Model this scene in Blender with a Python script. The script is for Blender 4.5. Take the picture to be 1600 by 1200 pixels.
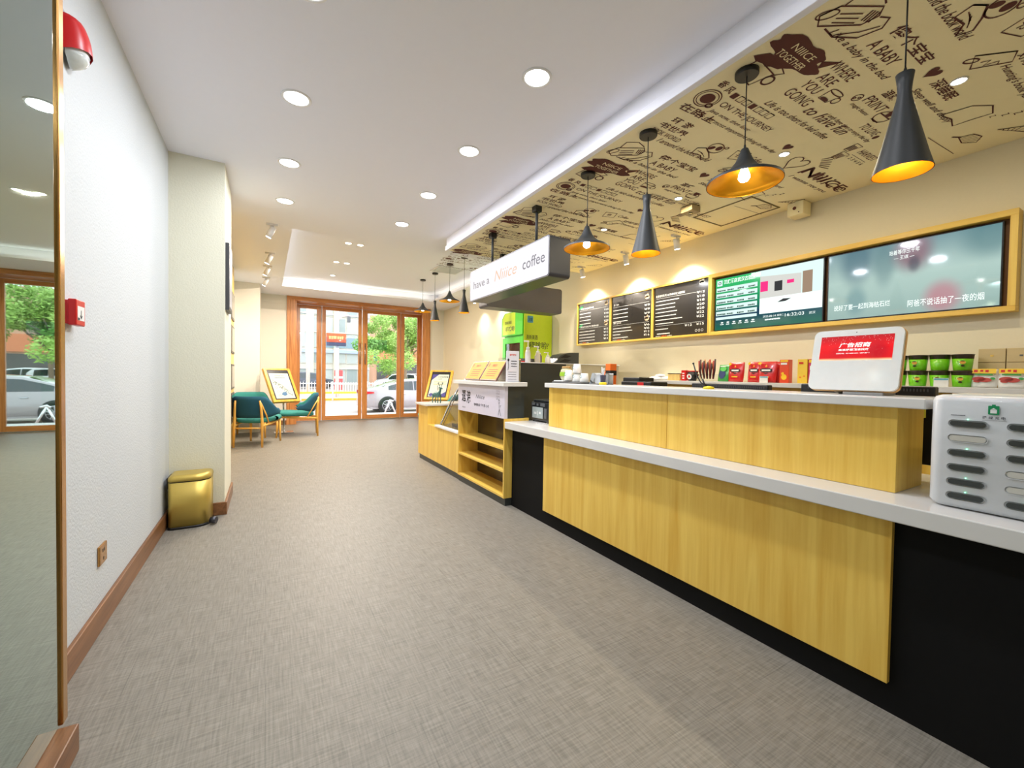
import bpy, bmesh, math, random
from mathutils import Vector, Matrix, Euler
random.seed(7)
for _o in list(bpy.data.objects): bpy.data.objects.remove(_o, do_unlink=True)
SC = bpy.context.scene
COL = SC.collection
PI = math.pi

# ---------------------------------------------------------------- camera
YAW, PITCH, ROLL, FPX = 0.52797, 0.02144, 0.015794, 657.95
_f = Vector((math.sin(YAW)*math.cos(PITCH), math.cos(YAW)*math.cos(PITCH), -math.sin(PITCH)))
_r = Vector((math.cos(YAW), -math.sin(YAW), 0)); _u = _r.cross(_f)
_R = _r*math.cos(ROLL) + _u*math.sin(ROLL); _U = -_r*math.sin(ROLL) + _u*math.cos(ROLL)
cd = bpy.data.cameras.new('camera'); cam = bpy.data.objects.new('camera', cd); COL.objects.link(cam)
cd.sensor_width = 36; cd.lens = 36*FPX/1600; cd.clip_start = 0.03; cd.clip_end = 400
cam.matrix_world = Matrix(((_R.x, _U.x, -_f.x, 0), (_R.y, _U.y, -_f.y, 0), (_R.z, _U.z, -_f.z, 1.2), (0, 0, 0, 1)))
SC.camera = cam

# ---------------------------------------------------------------- light and exposure
SC.view_settings.view_transform = 'Standard'; SC.view_settings.look = 'None'
SC.view_settings.gamma = 1; SC.view_settings.use_curve_mapping = False
SC.view_settings.exposure = 0.66
wd = bpy.data.worlds.new('overcast_sky'); SC.world = wd; wd.use_nodes = True
wn = wd.node_tree; bg = wn.nodes['Background']
bg.inputs[0].default_value = (0.86, 0.93, 1.0, 1); bg.inputs[1].default_value = 2.2
DOWN_W, SPOT_W, PEND_W, COVE_W, SIGN_E = 11.0, 24.0, 2.2, .75, .66
def lamp(kind, name, loc, watts, col=(1, 1, 1), size=0.1, rot=(0, 0, 0), parent=None, spot=None, blend=0.6, sy=None):
    l = bpy.data.lights.new(name, kind); l.energy = watts; l.color = col
    if kind == 'AREA':
        if sy: l.shape = 'RECTANGLE'; l.size = size; l.size_y = sy
        else: l.shape = 'DISK'; l.size = size
    else: l.shadow_soft_size = size
    if spot: l.spot_size = math.radians(spot); l.spot_blend = blend
    o = bpy.data.objects.new(name, l); COL.objects.link(o); o.location = loc; o.rotation_euler = rot
    if parent: o.parent = parent
    return o

# ---------------------------------------------------------------- materials
def srgb(c):
    return tuple(((v/255)/12.92 if v/255 <= 0.04045 else ((v/255+0.055)/1.055)**2.4) for v in c) + (1,)
MATS = {}
def nmat(name):
    m = bpy.data.materials.new(name); m.use_nodes = True; MATS[name] = m
    nt = m.node_tree; b = nt.nodes['Principled BSDF']
    return m, nt, b
def mat(name, rgb, rough=0.5, metal=0.0, var=0.04, scale=30, bump=0.0, emit=0, coat=0, trans=0, spec=0.5):
    """base colour with a fine procedural variation"""
    if name in MATS: return MATS[name]
    m, nt, b = nmat(name); c = srgb(rgb)
    tc = nt.nodes.new('ShaderNodeTexCoord'); nz = nt.nodes.new('ShaderNodeTexNoise'); nz.inputs['Scale'].default_value = scale
    nz.inputs['Detail'].default_value = 3
    nt.links.new(tc.outputs['Object'], nz.inputs['Vector'])
    mx = nt.nodes.new('ShaderNodeMix'); mx.data_type = 'RGBA'
    mx.inputs[6].default_value = tuple(max(0, v*(1-var)) for v in c[:3])+(1,); mx.inputs[7].default_value = tuple(min(1, v*(1+var)) for v in c[:3])+(1,)
    nt.links.new(nz.outputs[0], mx.inputs[0]); nt.links.new(mx.outputs[2], b.inputs['Base Color'])
    b.inputs['Roughness'].default_value = rough; b.inputs['Metallic'].default_value = metal
    b.inputs['Specular IOR Level'].default_value = spec
    if coat: b.inputs['Coat Weight'].default_value = coat; b.inputs['Coat Roughness'].default_value = 0.08
    if trans: b.inputs['Transmission Weight'].default_value = trans
    if bump:
        bp = nt.nodes.new('ShaderNodeBump'); bp.inputs['Strength'].default_value = bump; bp.inputs['Distance'].default_value = 0.004
        nt.links.new(nz.outputs[0], bp.inputs['Height']); nt.links.new(bp.outputs[0], b.inputs['Normal'])
    if emit:
        nt.links.new(mx.outputs[2], b.inputs['Emission Color']); b.inputs['Emission Strength'].default_value = emit
    return m
def woodmat(name, dark, light, rough=0.35, axis='Z', scale=1.0, coat=0.0):
    m, nt, b = nmat(name)
    tc = nt.nodes.new('ShaderNodeTexCoord'); mp = nt.nodes.new('ShaderNodeMapping')
    s = {'X': (0.7, 14, 14), 'Y': (14, 0.7, 14), 'Z': (14, 14, 0.7)}[axis]
    mp.inputs['Scale'].default_value = tuple(v*scale for v in s)
    nt.links.new(tc.outputs['Object'], mp.inputs['Vector'])
    n1 = nt.nodes.new('ShaderNodeTexNoise'); n1.inputs['Scale'].default_value = 1.6; n1.inputs['Detail'].default_value = 6; n1.inputs['Distortion'].default_value = 1.2
    nt.links.new(mp.outputs[0], n1.inputs['Vector'])
    n2 = nt.nodes.new('ShaderNodeTexNoise'); n2.inputs['Scale'].default_value = 9; n2.inputs['Detail'].default_value = 4
    nt.links.new(mp.outputs[0], n2.inputs['Vector'])
    ad = nt.nodes.new('ShaderNodeMath'); ad.operation = 'MULTIPLY_ADD'; ad.inputs[1].default_value = 0.35
    nt.links.new(n2.outputs[0], ad.inputs[0]); nt.links.new(n1.outputs[0], ad.inputs[2])
    cr = nt.nodes.new('ShaderNodeValToRGB'); cr.color_ramp.elements[0].position = 0.42; cr.color_ramp.elements[1].position = 0.85
    cr.color_ramp.elements[0].color = srgb(dark); cr.color_ramp.elements[1].color = srgb(light)
    nt.links.new(ad.outputs[0], cr.inputs[0]); nt.links.new(cr.outputs[0], b.inputs['Base Color'])
    b.inputs['Roughness'].default_value = rough
    if coat: b.inputs['Coat Weight'].default_value = coat; b.inputs['Coat Roughness'].default_value = 0.12
    return m
def emat(name, rgb, strength):
    if name in MATS: return MATS[name]
    m, nt, b = nmat(name); e = nt.nodes.new('ShaderNodeEmission'); e.inputs[0].default_value = srgb(rgb); e.inputs[1].default_value = strength
    nt.links.new(e.outputs[0], nt.nodes['Material Output'].inputs[0]); return m
def screenmat(name, fn_nodes, strength=1.0):
    """emissive screen under a glossy cover"""
    m, nt, b = nmat(name); b.inputs['Base Color'].default_value = (0.01, 0.01, 0.01, 1); b.inputs['Roughness'].default_value = 0.06
    out = fn_nodes(nt); nt.links.new(out, b.inputs['Emission Color']); b.inputs['Emission Strength'].default_value = strength
    return m
def glassmat(name, tint=(1, 1, 1), refl=0.9, ior=1.45):
    m, nt, b = nmat(name); t = nt.nodes.new('ShaderNodeBsdfTransparent'); t.inputs[0].default_value = tint+(1,)
    g = nt.nodes.new('ShaderNodeBsdfGlossy'); g.inputs['Roughness'].default_value = 0.02
    fr = nt.nodes.new('ShaderNodeFresnel'); fr.inputs[0].default_value = ior
    mu = nt.nodes.new('ShaderNodeMath'); mu.operation = 'MULTIPLY'; mu.inputs[1].default_value = refl; nt.links.new(fr.outputs[0], mu.inputs[0])
    mx = nt.nodes.new('ShaderNodeMixShader'); nt.links.new(mu.outputs[0], mx.inputs[0]); nt.links.new(t.outputs[0], mx.inputs[1]); nt.links.new(g.outputs[0], mx.inputs[2])
    nt.links.new(mx.outputs[0], nt.nodes['Material Output'].inputs[0]); return m

WALL = mat('white_wallpaper', (202, 207, 209), 0.85, var=0.03, scale=90, bump=0.5)
WALLC = mat('cream_wall_paint', (232, 223, 196), 0.8, var=0.02, scale=60, bump=0.1)
CEIL = mat('ceiling_paint', (243, 244, 254), 0.9, var=0.01, scale=20)
MURALB = mat('mural_cream', (250, 238, 196), 0.8, var=0.02, scale=8)
INK = mat('mural_brown_ink', (92, 42, 34), 0.8)
BASEW = woodmat('baseboard_wood', (104, 68, 40), (146, 100, 62), 0.4, 'Y')
DOORW = woodmat('door_wood', (176, 108, 52), (220, 152, 88), 0.28, 'Z', coat=0.4)
DOORWX = woodmat('door_wood_rail', (176, 108, 52), (220, 152, 88), 0.28, 'X', coat=0.4)
MAPLE = woodmat('maple_laminate', (224, 176, 66), (244, 207, 100), 0.35, 'Z', 0.6, coat=0.15)
MAPLEY = woodmat('maple_laminate_shelf', (224, 176, 66), (244, 207, 100), 0.35, 'Y', 0.6, coat=0.15)
CHAIRW = woodmat('beech_wood', (220, 158, 62), (242, 190, 96), 0.35, 'Z', 2.0)
GOLDW = woodmat('gold_frame_wood', (190, 135, 40), (230, 180, 70), 0.35, 'Z', 1.0)
BLACK = mat('black_laminate', (15, 15, 15), 0.75, spec=0.2)
DARKG = mat('dark_grey_laminate', (48, 52, 49), 0.4, coat=0.15)
MARBLE = mat('pale_stone_worktop', (222, 221, 218), 0.22, var=0.05, scale=7)
WHITE = mat('white_plastic', (236, 236, 236), 0.35)
WHITEM = mat('white_painted_metal', (225, 225, 228), 0.4)
SHADE = mat('shade_black', (46, 49, 51), 0.5, var=0.06, scale=60)
GOLD = mat('shade_gold_lining', (240, 168, 30), 0.32, metal=0.75, var=0.08, scale=20)
STEEL = mat('brushed_steel', (190, 190, 188), 0.25, metal=1.0)
CHROME = mat('chrome', (225, 225, 225), 0.08, metal=1.0)
BRASS = mat('brass_trim', (196, 148, 88), 0.25, metal=1.0)
BINM = mat('brushed_gold_bin', (206, 180, 92), 0.38, metal=0.6, var=0.03, scale=10)
BLKP = mat('black_plastic', (24, 24, 26), 0.4)
GREYP = mat('grey_plastic', (96, 98, 100), 0.4)
RED = mat('red_plastic', (206, 22, 24), 0.35)
INKB = mat('dark_print', (40, 42, 52), 0.7)
LED = emat('led_white', (255, 255, 255), 9.0)
LEDW = emat('led_warm', (255, 246, 225), 9.0)
GLASS = glassmat('clear_glass')
ACRYL = glassmat('clear_acrylic', (0.93, 0.96, 0.97), 1.2)

PILM = mat('pillar_wallpaper', (226, 224, 204), 0.85, var=0.03, scale=90, bump=0.5)
WALLF = mat('pale_far_wall_paint', (230, 225, 214), 0.8, var=0.02, scale=60, bump=0.1)
# floor: woven vinyl planks
m, nt, b = nmat('woven_vinyl_floor'); FLOORM = m
tc = nt.nodes.new('ShaderNodeTexCoord')
def _stretch(sx, sy, sc):
    mp = nt.nodes.new('ShaderNodeMapping'); mp.inputs['Scale'].default_value = (sx, sy, 1); nt.links.new(tc.outputs['Object'], mp.inputs['Vector'])
    n = nt.nodes.new('ShaderNodeTexNoise'); n.inputs['Scale'].default_value = sc; n.inputs['Detail'].default_value = 4; nt.links.new(mp.outputs[0], n.inputs['Vector']); return n
na, nb = _stretch(1, 16, 9), _stretch(16, 1, 9)
ad = nt.nodes.new('ShaderNodeMath'); ad.operation = 'ADD'; nt.links.new(na.outputs[0], ad.inputs[0]); nt.links.new(nb.outputs[0], ad.inputs[1])
cr = nt.nodes.new('ShaderNodeValToRGB'); cr.color_ramp.elements[0].position = 0.35; cr.color_ramp.elements[1].position = 0.72
hf = nt.nodes.new('ShaderNodeMath'); hf.operation = 'MULTIPLY'; hf.inputs[1].default_value = 0.5; nt.links.new(ad.outputs[0], hf.inputs[0]); nt.links.new(hf.outputs[0], cr.inputs[0])
cr.color_ramp.elements[0].color = srgb((114, 109, 99)); cr.color_ramp.elements[1].color = srgb((154, 148, 137))
bk = nt.nodes.new('ShaderNodeTexBrick'); bk.inputs['Scale'].default_value = 1; bk.inputs['Mortar Size'].default_value = 0.0022
bk.inputs['Brick Width'].default_value = 0.92; bk.inputs['Row Height'].default_value = 0.46; bk.inputs['Mortar Smooth'].default_value = 0.3
bk.inputs['Color1'].default_value = (1, 1, 1, 1); bk.inputs['Color2'].default_value = (0.97, 0.97, 0.97, 1); bk.inputs['Mortar'].default_value = (0.82, 0.82, 0.82, 1)
nt.links.new(tc.outputs['Object'], bk.inputs['Vector'])
ml = nt.nodes.new('ShaderNodeMix'); ml.data_type = 'RGBA'; ml.blend_type = 'MULTIPLY'; ml.inputs[0].default_value = 1
nt.links.new(cr.outputs[0], ml.inputs[6]); nt.links.new(bk.outputs[0], ml.inputs[7]); nt.links.new(ml.outputs[2], b.inputs['Base Color'])
b.inputs['Roughness'].default_value = 0.5; b.inputs['Specular IOR Level'].default_value = 0.35
bp = nt.nodes.new('ShaderNodeBump'); bp.inputs['Strength'].default_value = 0.25; bp.inputs['Distance'].default_value = 0.002
nt.links.new(ad.outputs[0], bp.inputs['Height']); nt.links.new(bp.outputs[0], b.inputs['Normal'])

# ---------------------------------------------------------------- object helpers
def rootmat(o):
    return Matrix.LocRotScale(o.location, o.rotation_euler, o.scale)
def wmat(o):
    m = rootmat(o)
    return wmat(o.parent) @ m if o.parent else m
def thing(name, label, cat, loc=(0, 0, 0), rz=0, group=None):
    o = bpy.data.objects.new(name, None); COL.objects.link(o); o.location = loc; o.rotation_euler = (0, 0, rz)
    o.empty_display_size = 0.1
    o['label'] = label; o['category'] = cat
    if group: o['group'] = group
    return o
def tag(o, label, cat, group=None):
    o['label'] = label; o['category'] = cat
    if group: o['group'] = group
    return o
class G:
    """mesh collector: every call adds a shape to one bmesh"""
    def __init__(s): s.bm = bmesh.new()
    def _add(s, vs, fs, mi=0, smooth=False, M=None):
        v = [s.bm.verts.new(M @ Vector(p) if M else p) for p in vs]
        for f in fs:
            try:
                fc = s.bm.faces.new([v[i] for i in f]); fc.material_index = mi; fc.smooth = smooth
            except ValueError: pass
        return v
    def box(s, a, b, bev=0, mi=0, M=None, seg=2):
        x0, y0, z0 = [min(a[i], b[i]) for i in range(3)]; x1, y1, z1 = [max(a[i], b[i]) for i in range(3)]
        t = bmesh.new()
        bmesh.ops.create_cube(t, size=1)
        for v in t.verts: v.co = Vector((x0+(v.co.x+.5)*(x1-x0), y0+(v.co.y+.5)*(y1-y0), z0+(v.co.z+.5)*(z1-z0)))
        if bev:
            bev = min(bev, 0.49*min(x1-x0, y1-y0, z1-z0))
            bmesh.ops.bevel(t, geom=list(t.edges), offset=bev, segments=seg, profile=0.5, affect='EDGES')
        return s._merge(t, mi, M)
    def _merge(s, t, mi=0, M=None, smooth=False):
        mp = {}
        for v in t.verts: mp[v] = s.bm.verts.new(M @ v.co if M else v.co)
        for f in t.faces:
            try:
                fc = s.bm.faces.new([mp[v] for v in f.verts]); fc.material_index = mi; fc.smooth = smooth
            except ValueError: pass
        t.free(); return s
    def lathe(s, prof, c=(0, 0, 0), n=32, mi=0, M=None, smooth=True, closed=False, cap=True):
        vs, fs = [], []
        for r, z in prof:
            for k in range(n):
                a = 2*PI*k/n; vs.append((c[0]+r*math.cos(a), c[1]+r*math.sin(a), c[2]+z))
        m = len(prof)
        for i in range(m-1 if not closed else m):
            j = (i+1) % m
            for k in range(n):
                k2 = (k+1) % n; fs.append((i*n+k, i*n+k2, j*n+k2, j*n+k))
        s._add(vs, fs, mi, smooth, M)
        if not closed and cap:
            for idx in (0, m-1):
                if prof[idx][0] > 1e-4:
                    r, z = prof[idx]; s.disc((c[0], c[1], c[2]+z), r, n, mi, M)
        return s
    def disc(s, c, r, n=24, mi=0, M=None, ry=None):
        s._add([(c[0]+r*math.cos(2*PI*k/n), c[1]+(ry or r)*math.sin(2*PI*k/n), c[2]) for k in range(n)], [tuple(range(n))], mi, False, M); return s
    def cyl(s, p0, p1, r0, r1=None, n=16, mi=0, smooth=True, M=None):
        p0, p1 = Vector(p0), Vector(p1); d = p1-p0; L = d.length
        q = d.to_track_quat('Z', 'Y').to_matrix().to_4x4(); T = Matrix.Translation(p0) @ q
        if M: T = M @ T
        if r1 is None: r1 = r0
        return s.lathe([(r0, 0), (r1, L)], n=n, mi=mi, M=T, smooth=smooth)
    def tube(s, pts, r, n=10, mi=0, M=None):
        pts = [Vector(p) for p in pts]; rr = r if isinstance(r, (list, tuple)) else [r]*len(pts)
        vs, fs = [], []; up = None
        for i, p in enumerate(pts):
            d = (pts[min(i+1, len(pts)-1)]-pts[max(i-1, 0)]).normalized()
            if up is None: up = d.orthogonal().normalized()
            up = (up - d*up.dot(d)).normalized(); sd = d.cross(up)
            for k in range(n):
                a = 2*PI*k/n; vs.append(p+up*math.cos(a)*rr[i]+sd*math.sin(a)*rr[i])
        for i in range(len(pts)-1):
            for k in range(n):
                k2 = (k+1) % n; fs.append((i*n+k, i*n+k2, (i+1)*n+k2, (i+1)*n+k))
        fs.append(tuple(range(n))[::-1]); fs.append(tuple(range((len(pts)-1)*n, len(pts)*n)))
        s._add(vs, fs, mi, True, M); return s
    def prism(s, poly, depth, M=None, mi=0, mside=None, smooth=False):
        """poly in local xy, extruded from z=0 to -depth"""
        n = len(poly); vs = [(p[0], p[1], 0) for p in poly]+[(p[0], p[1], -depth) for p in poly]
        s._add(vs, [tuple(range(n))], mi, False, M)
        if depth:
            s._add(vs, [tuple(range(2*n-1, n-1, -1))], mi if mside is None else mside, False, M)
            s._add(vs, [(i, i+n, (i+1) % n+n, (i+1) % n) for i in range(n)], mi if mside is None else mside, smooth, M)
        return s
    def grid(s, P, mi=0, smooth=True, M=None, both=0):
        """P[i][j] grid of points"""
        a, b_ = len(P), len(P[0]); vs = [p for row in P for p in row]
        fs = [(i*b_+j, i*b_+j+1, (i+1)*b_+j+1, (i+1)*b_+j) for i in range(a-1) for j in range(b_-1)]
        s._add(vs, fs, mi, smooth, M); return s
    def sphere(s, c, r, n=16, mi=0, M=None, sc=(1, 1, 1)):
        m = n//2; prof = [(max(1e-5, r*math.sin(PI*i/m)), -r*math.cos(PI*i/m)) for i in range(m+1)]
        T = Matrix.Translation(c) @ Matrix.Diagonal((sc[0], sc[1], sc[2], 1))
        if M: T = M @ T
        return s.lathe(prof, n=n, mi=mi, M=T)
    def build(s, name, mats, parent=None, world=True, clean=True):
        if not isinstance(mats, (list, tuple)): mats = [mats]
        if parent is not None and world: s.bm.transform(wmat(parent).inverted())
        if clean:
            bmesh.ops.remove_doubles(s.bm, verts=s.bm.verts, dist=1e-5)
            bmesh.ops.recalc_face_normals(s.bm, faces=s.bm.faces)
        me = bpy.data.meshes.new(name); s.bm.to_mesh(me); s.bm.free()
        for mm in mats: me.materials.append(mm)
        o = bpy.data.objects.new(name, me); COL.objects.link(o)
        if parent is not None: o.parent = parent
        return o
def boxo(name, a, b, m, parent=None, bev=0.0, world=True):
    g = G(); g.box(a, b, bev); return g.build(name, m, parent, world)
def struct(o): o['kind'] = 'structure'; return o
def origin_to(o, loc):
    """move a top-level object's origin without moving its mesh"""
    o.data.transform(Matrix.Translation(-Vector(loc))); o.location = loc; return o
def copytree(o, parent=None):
    c = o.copy(); COL.objects.link(c)
    if parent is not None: c.parent = parent
    for ch in list(o.children): copytree(ch, c)
    return c
def place(origin, right, up):
    r, u = Vector(right).normalized(), Vector(up).normalized(); n = r.cross(u)
    return Matrix(((r.x, u.x, n.x, origin[0]), (r.y, u.y, n.y, origin[1]), (r.z, u.z, n.z, origin[2]), (0, 0, 0, 1)))
def sq(x0, y0, x1, y1): return [(x0, y0), (x1, y0), (x1, y1), (x0, y1)]
def rrect(x0, y0, x1, y1, r, n=5):
    P = []
    for cx, cy, a0 in ((x1-r, y0+r, -PI/2), (x1-r, y1-r, 0), (x0+r, y1-r, PI/2), (x0+r, y0+r, PI)):
        for k in range(n+1): a = a0+PI/2*k/n; P.append((cx+r*math.cos(a), cy+r*math.sin(a)))
    return P

# text: real lettering turned into a mesh, fitted to a width/height, appended to a collector
_txt = {}
def glyphs(body, shear=0.0, bold=0.0):
    key = (body, shear, bold)
    if key not in _txt:
        cu = bpy.data.curves.new('t', 'FONT'); cu.body = body; cu.shear = shear; cu.offset = bold; cu.resolution_u = 3
        o = bpy.data.objects.new('t', cu); COL.objects.link(o)
        bpy.context.view_layer.update()
        me = bpy.data.meshes.new_from_object(o.evaluated_get(bpy.context.evaluated_depsgraph_get()))
        vs = [tuple(v.co) for v in me.vertices]; fs = [tuple(p.vertices) for p in me.polygons]
        bpy.data.objects.remove(o, do_unlink=True); bpy.data.curves.remove(cu); bpy.data.meshes.remove(me)
        _txt[key] = (vs, fs)
    return _txt[key]
def write(g, body, M, x0, y0, w=None, h=None, mi=0, shear=0, bold=0, rot=0, lift=0.0):
    """lower-left corner at (x0,y0) of plane M; fitted to width w and/or height h"""
    vs, fs = glyphs(body, shear, bold)
    if not vs: return
    ax, bx = min(v[0] for v in vs), max(v[0] for v in vs); ay, by = min(v[1] for v in vs), max(v[1] for v in vs)
    sx = w/(bx-ax) if w else None; sy = h/(by-ay) if h else None
    sx = sx or sy; sy = sy or sx; c, s_ = math.cos(rot), math.sin(rot)
    out = []
    for v in vs:
        X, Y = (v[0]-ax)*sx, (v[1]-ay)*sy; out.append((x0+X*c-Y*s_, y0+X*s_+Y*c, lift))
    g._add(out, fs, mi, False, M)
def stroke(g, pts, wd, M, mi=0, closed=False, lift=0.0):
    """ribbon of constant width along a flat polyline"""
    pts = [Vector((p[0], p[1])) for p in pts]
    if closed: pts = pts+[pts[0], pts[1]]
    L, Rr = [], []
    for i, p in enumerate(pts):
        d = pts[min(i+1, len(pts)-1)]-pts[max(i-1, 0)]
        d = d.normalized() if d.length > 1e-9 else Vector((1, 0)); n = Vector((-d.y, d.x))*wd/2
        L.append((p.x+n.x, p.y+n.y, lift)); Rr.append((p.x-n.x, p.y-n.y, lift))
    k = len(pts); g._add(L+Rr, [(i, i+1, k+i+1, k+i) for i in range(k-1)], mi, False, M)
def ell(cx, cy, rx, ry, a0=0, a1=2*PI, n=24, rot=0):
    P = []
    for k in range(n+1):
        a = a0+(a1-a0)*k/n; X, Y = rx*math.cos(a), ry*math.sin(a)
        P.append((cx+X*math.cos(rot)-Y*math.sin(rot), cy+X*math.sin(rot)+Y*math.cos(rot)))
    return P
def fill(g, poly, M, mi=0, lift=0.0):
    g._add([(p[0], p[1], lift) for p in poly], [tuple(range(len(poly)))], mi, False, M)
def dashes(g, M, x0, y0, w, h, seed=0, mi=0, fillr=0.8, lift=0.0):
    """a line of print too small to read: short blocks"""
    rr = random.Random(seed); x = x0
    while x < x0+w-h*0.4:
        ww = h*rr.uniform(0.5, 1.1)
        ww = min(ww, x0+w-x); fill(g, sq(x, y0+h*rr.uniform(0, .12), x+ww*fillr, y0+h*rr.uniform(.85, 1)), M, mi, lift); x += ww
# ================================================================ THE ROOM
XL, XP, YP0, YP1, XR, HC, YF = -0.665, -0.30, 4.22, 4.94, 4.12, 2.9, 10.75
YB = -2.4
struct(boxo('floor', (-3.2, YB-.2, -0.1), (XR+.2, 11.5, 0), FLOORM))
# ceiling: flat slab with a square opening for the lit cove, plus the raised cove lid and its cheeks
CX0, CX1, CY0, CY1 = 0.26, 3.38, 5.69, 9.6
g = G()
g.box((-3.2, YB-.2, HC), (XR+.2, CY0, HC+.04)); g.box((-3.2, CY1, HC), (XR+.2, 11.5, HC+.04))
g.box((-3.2, CY0, HC), (CX0, CY1, HC+.04)); g.box((CX1, CY0, HC), (XR+.2, CY1, HC+.04))
g.box((CX0-.25, CY0-.25, HC+.201), (CX1+.25, CY1+.25, HC+.24))
g.box((CX0-.25, CY0-.25, HC+.04), (CX0-.22, CY1+.25, HC+.20)); g.box((CX1+.22, CY0-.25, HC+.04), (CX1+.25, CY1+.25, HC+.20))
g.box((CX0-.25, CY0-.25, HC+.04), (CX1+.25, CY0-.22, HC+.20)); g.box((CX0-.25, CY1+.22, HC+.04), (CX1+.25, CY1+.25, HC+.20))
struct(g.build('ceiling', CEIL))
# dropped soffit over the counter with the printed paper underneath
SX, SY1, SZ = 1.945, 5.02, 2.75
g = G(); g.box((SX, YB, SZ+.004), (XR+.05, SY1, HC)); g.box((SX-.012, YB, SZ-.006), (SX+.03, SY1+.012, SZ+.05), .004)
struct(g.build('trim_1', CEIL))
soff = struct(boxo('ceiling', (SX+.03, YB, SZ-.002), (XR+.02, SY1-.02, SZ+.01), MURALB))
struct(boxo('wall_left', (XL-.12, YB, 0), (XL, YP0, HC), WALL))
struct(boxo('wall_pillar', (XL-.12, YP0, 0), (XP, YP1, HC), PILM))
g = G(); g.box((-.62, YP1-.01, 0), (-.60, 9.6, HC)); struct(g.build('wall_left', WALLF))
struct(boxo('wall_pier', (-.62, 9.6, 0), (-.115, YF+.6, HC), WALLF))
struct(boxo('wall_right', (XR, YB, 0), (XR+.12, YF+.6, HC), WALLC))
g = G(); g.box((-.2, YF, 0), (.40, YF+.6, HC)); g.box((3.72, YF, 0), (XR+.12, YF+.6, HC)); struct(g.build('wall_far', WALLF))
struct(boxo('wall_near', (XL-.12, YB-.1, 0), (XR+.12, YB, HC), WALLC))
def skirting(name, a, b):
    g = G(); g.box(a, b, .004); return struct(g.build(name, BASEW))
skirting('baseboard_left', (XL, 1.9, 0), (XL+.018, YP0-.001, .115))
skirting('baseboard_pillar', (XL+.018, YP0-.018, 0), (XP+.018, YP0, .105))
skirting('baseboard_pillar', (XP, YP0, 0), (XP+.018, YP1, .105))
skirting('baseboard_far', (-.115, YF-.016, 0), (.39, YF, .1))
skirting('baseboard_far', (3.73, YF-.016, 0), (XR, YF, .1))
skirting('baseboard_right', (XR-.016, 6.6, 0), (XR, YF-.016, .1))
# recessed pool lights in the flat ceiling (the same row runs on behind the camera)
def downlight(x, y, z, r, lab, grp, watts, col=(.90, .93, 1), led=LED, led2=None):
    t = thing('recessed_downlight', lab, 'ceiling light', (x, y, z), 0, grp)
    g = G(); g.lathe([(r*.80, -.0005), (r*.86, -.006), (r, -.004), (r*1.02, 0)], (x, y, z), 32); g.build('trim_ring', WHITE, t)
    g = G(); g.lathe([(1e-4, -.007), (r*.5, -.0062), (r*.8, -.002)], (x, y, z), 28); g.build('diffuser', led, t)
    lamp('AREA', 'lamp_light', (0, 0, -.012), watts, col, r*1.6, parent=t)
    return t
order = ['nearest the camera', 'second from the camera', 'third from the camera', 'farthest from the camera']
for i, y in enumerate((2.053, 2.985, 3.92, 4.83)):
    downlight(1.33, y, HC, .085, 'round recessed downlight in the right row of the flat ceiling, %s' % order[i], 'recessed downlights in the flat ceiling', DOWN_W)
for i, y in enumerate((2.10, 2.985, 3.93, 4.82)):
    downlight(.155, y, HC, .085, 'round recessed downlight in the left row of the flat ceiling, %s' % order[i], 'recessed downlights in the flat ceiling', DOWN_W*.6)
for x in (1.33, .155):
    for y in (.9, -.3): downlight(x, y, HC, .085, 'round recessed downlight of the flat ceiling behind the photographer', 'downlights behind the camera', DOWN_W*.25)
for i, y in enumerate((.754, 1.6, 2.46, 3.39)):
    downlight(3.07, y, SZ-.002, .035, 'small round downlight in the printed ceiling over the counter, %s' % order[i], 'small downlights in the printed ceiling', (3.0, 4.5, 6.5, 7.0)[i], (1, .86, .60))
for y in (-.2, -1.2): downlight(3.07, y, SZ-.002, .035, 'small round downlight in the printed ceiling behind the camera', 'small downlights behind the camera', .6, (1, .86, .58))
# lit cove: warm strip tucked on the lip, and the little twin spots in its lid
t = thing('cove_light_strip', 'hidden warm light strip glowing around the raised ceiling recess', 'light strip', (CX0, CY0, HC+.05))
g = G()
for a, b in (((CX0-.16, CY0-.1), (CX0-.13, CY1+.1)), ((CX1+.13, CY0-.1), (CX1+.16, CY1+.1)), ((CX0-.1, CY1+.13), (CX1+.1, CY1+.16)), ((CX0-.1, CY0-.16), (CX1+.1, CY0-.13))):
    g.box((a[0], a[1], HC+.041), (b[0], b[1], HC+.052))
g.build('strip', emat('cove_strip_glow', (255, 246, 215), 1.2), t)
cw = (1, .95, .72)
for x, y, sx, sy in ((CX0-.145, (CY0+CY1)/2, .03, CY1-CY0), (CX1+.145, (CY0+CY1)/2, .03, CY1-CY0), ((CX0+CX1)/2, CY1+.145, CX1-CX0, .03), ((CX0+CX1)/2, CY0-.145, CX1-CX0, .03)):
    lamp('AREA', 'strip_light', (x-CX0, y-CY0, .03), COVE_W, cw, sx, (PI, 0, 0), t, sy=sy)
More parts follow.
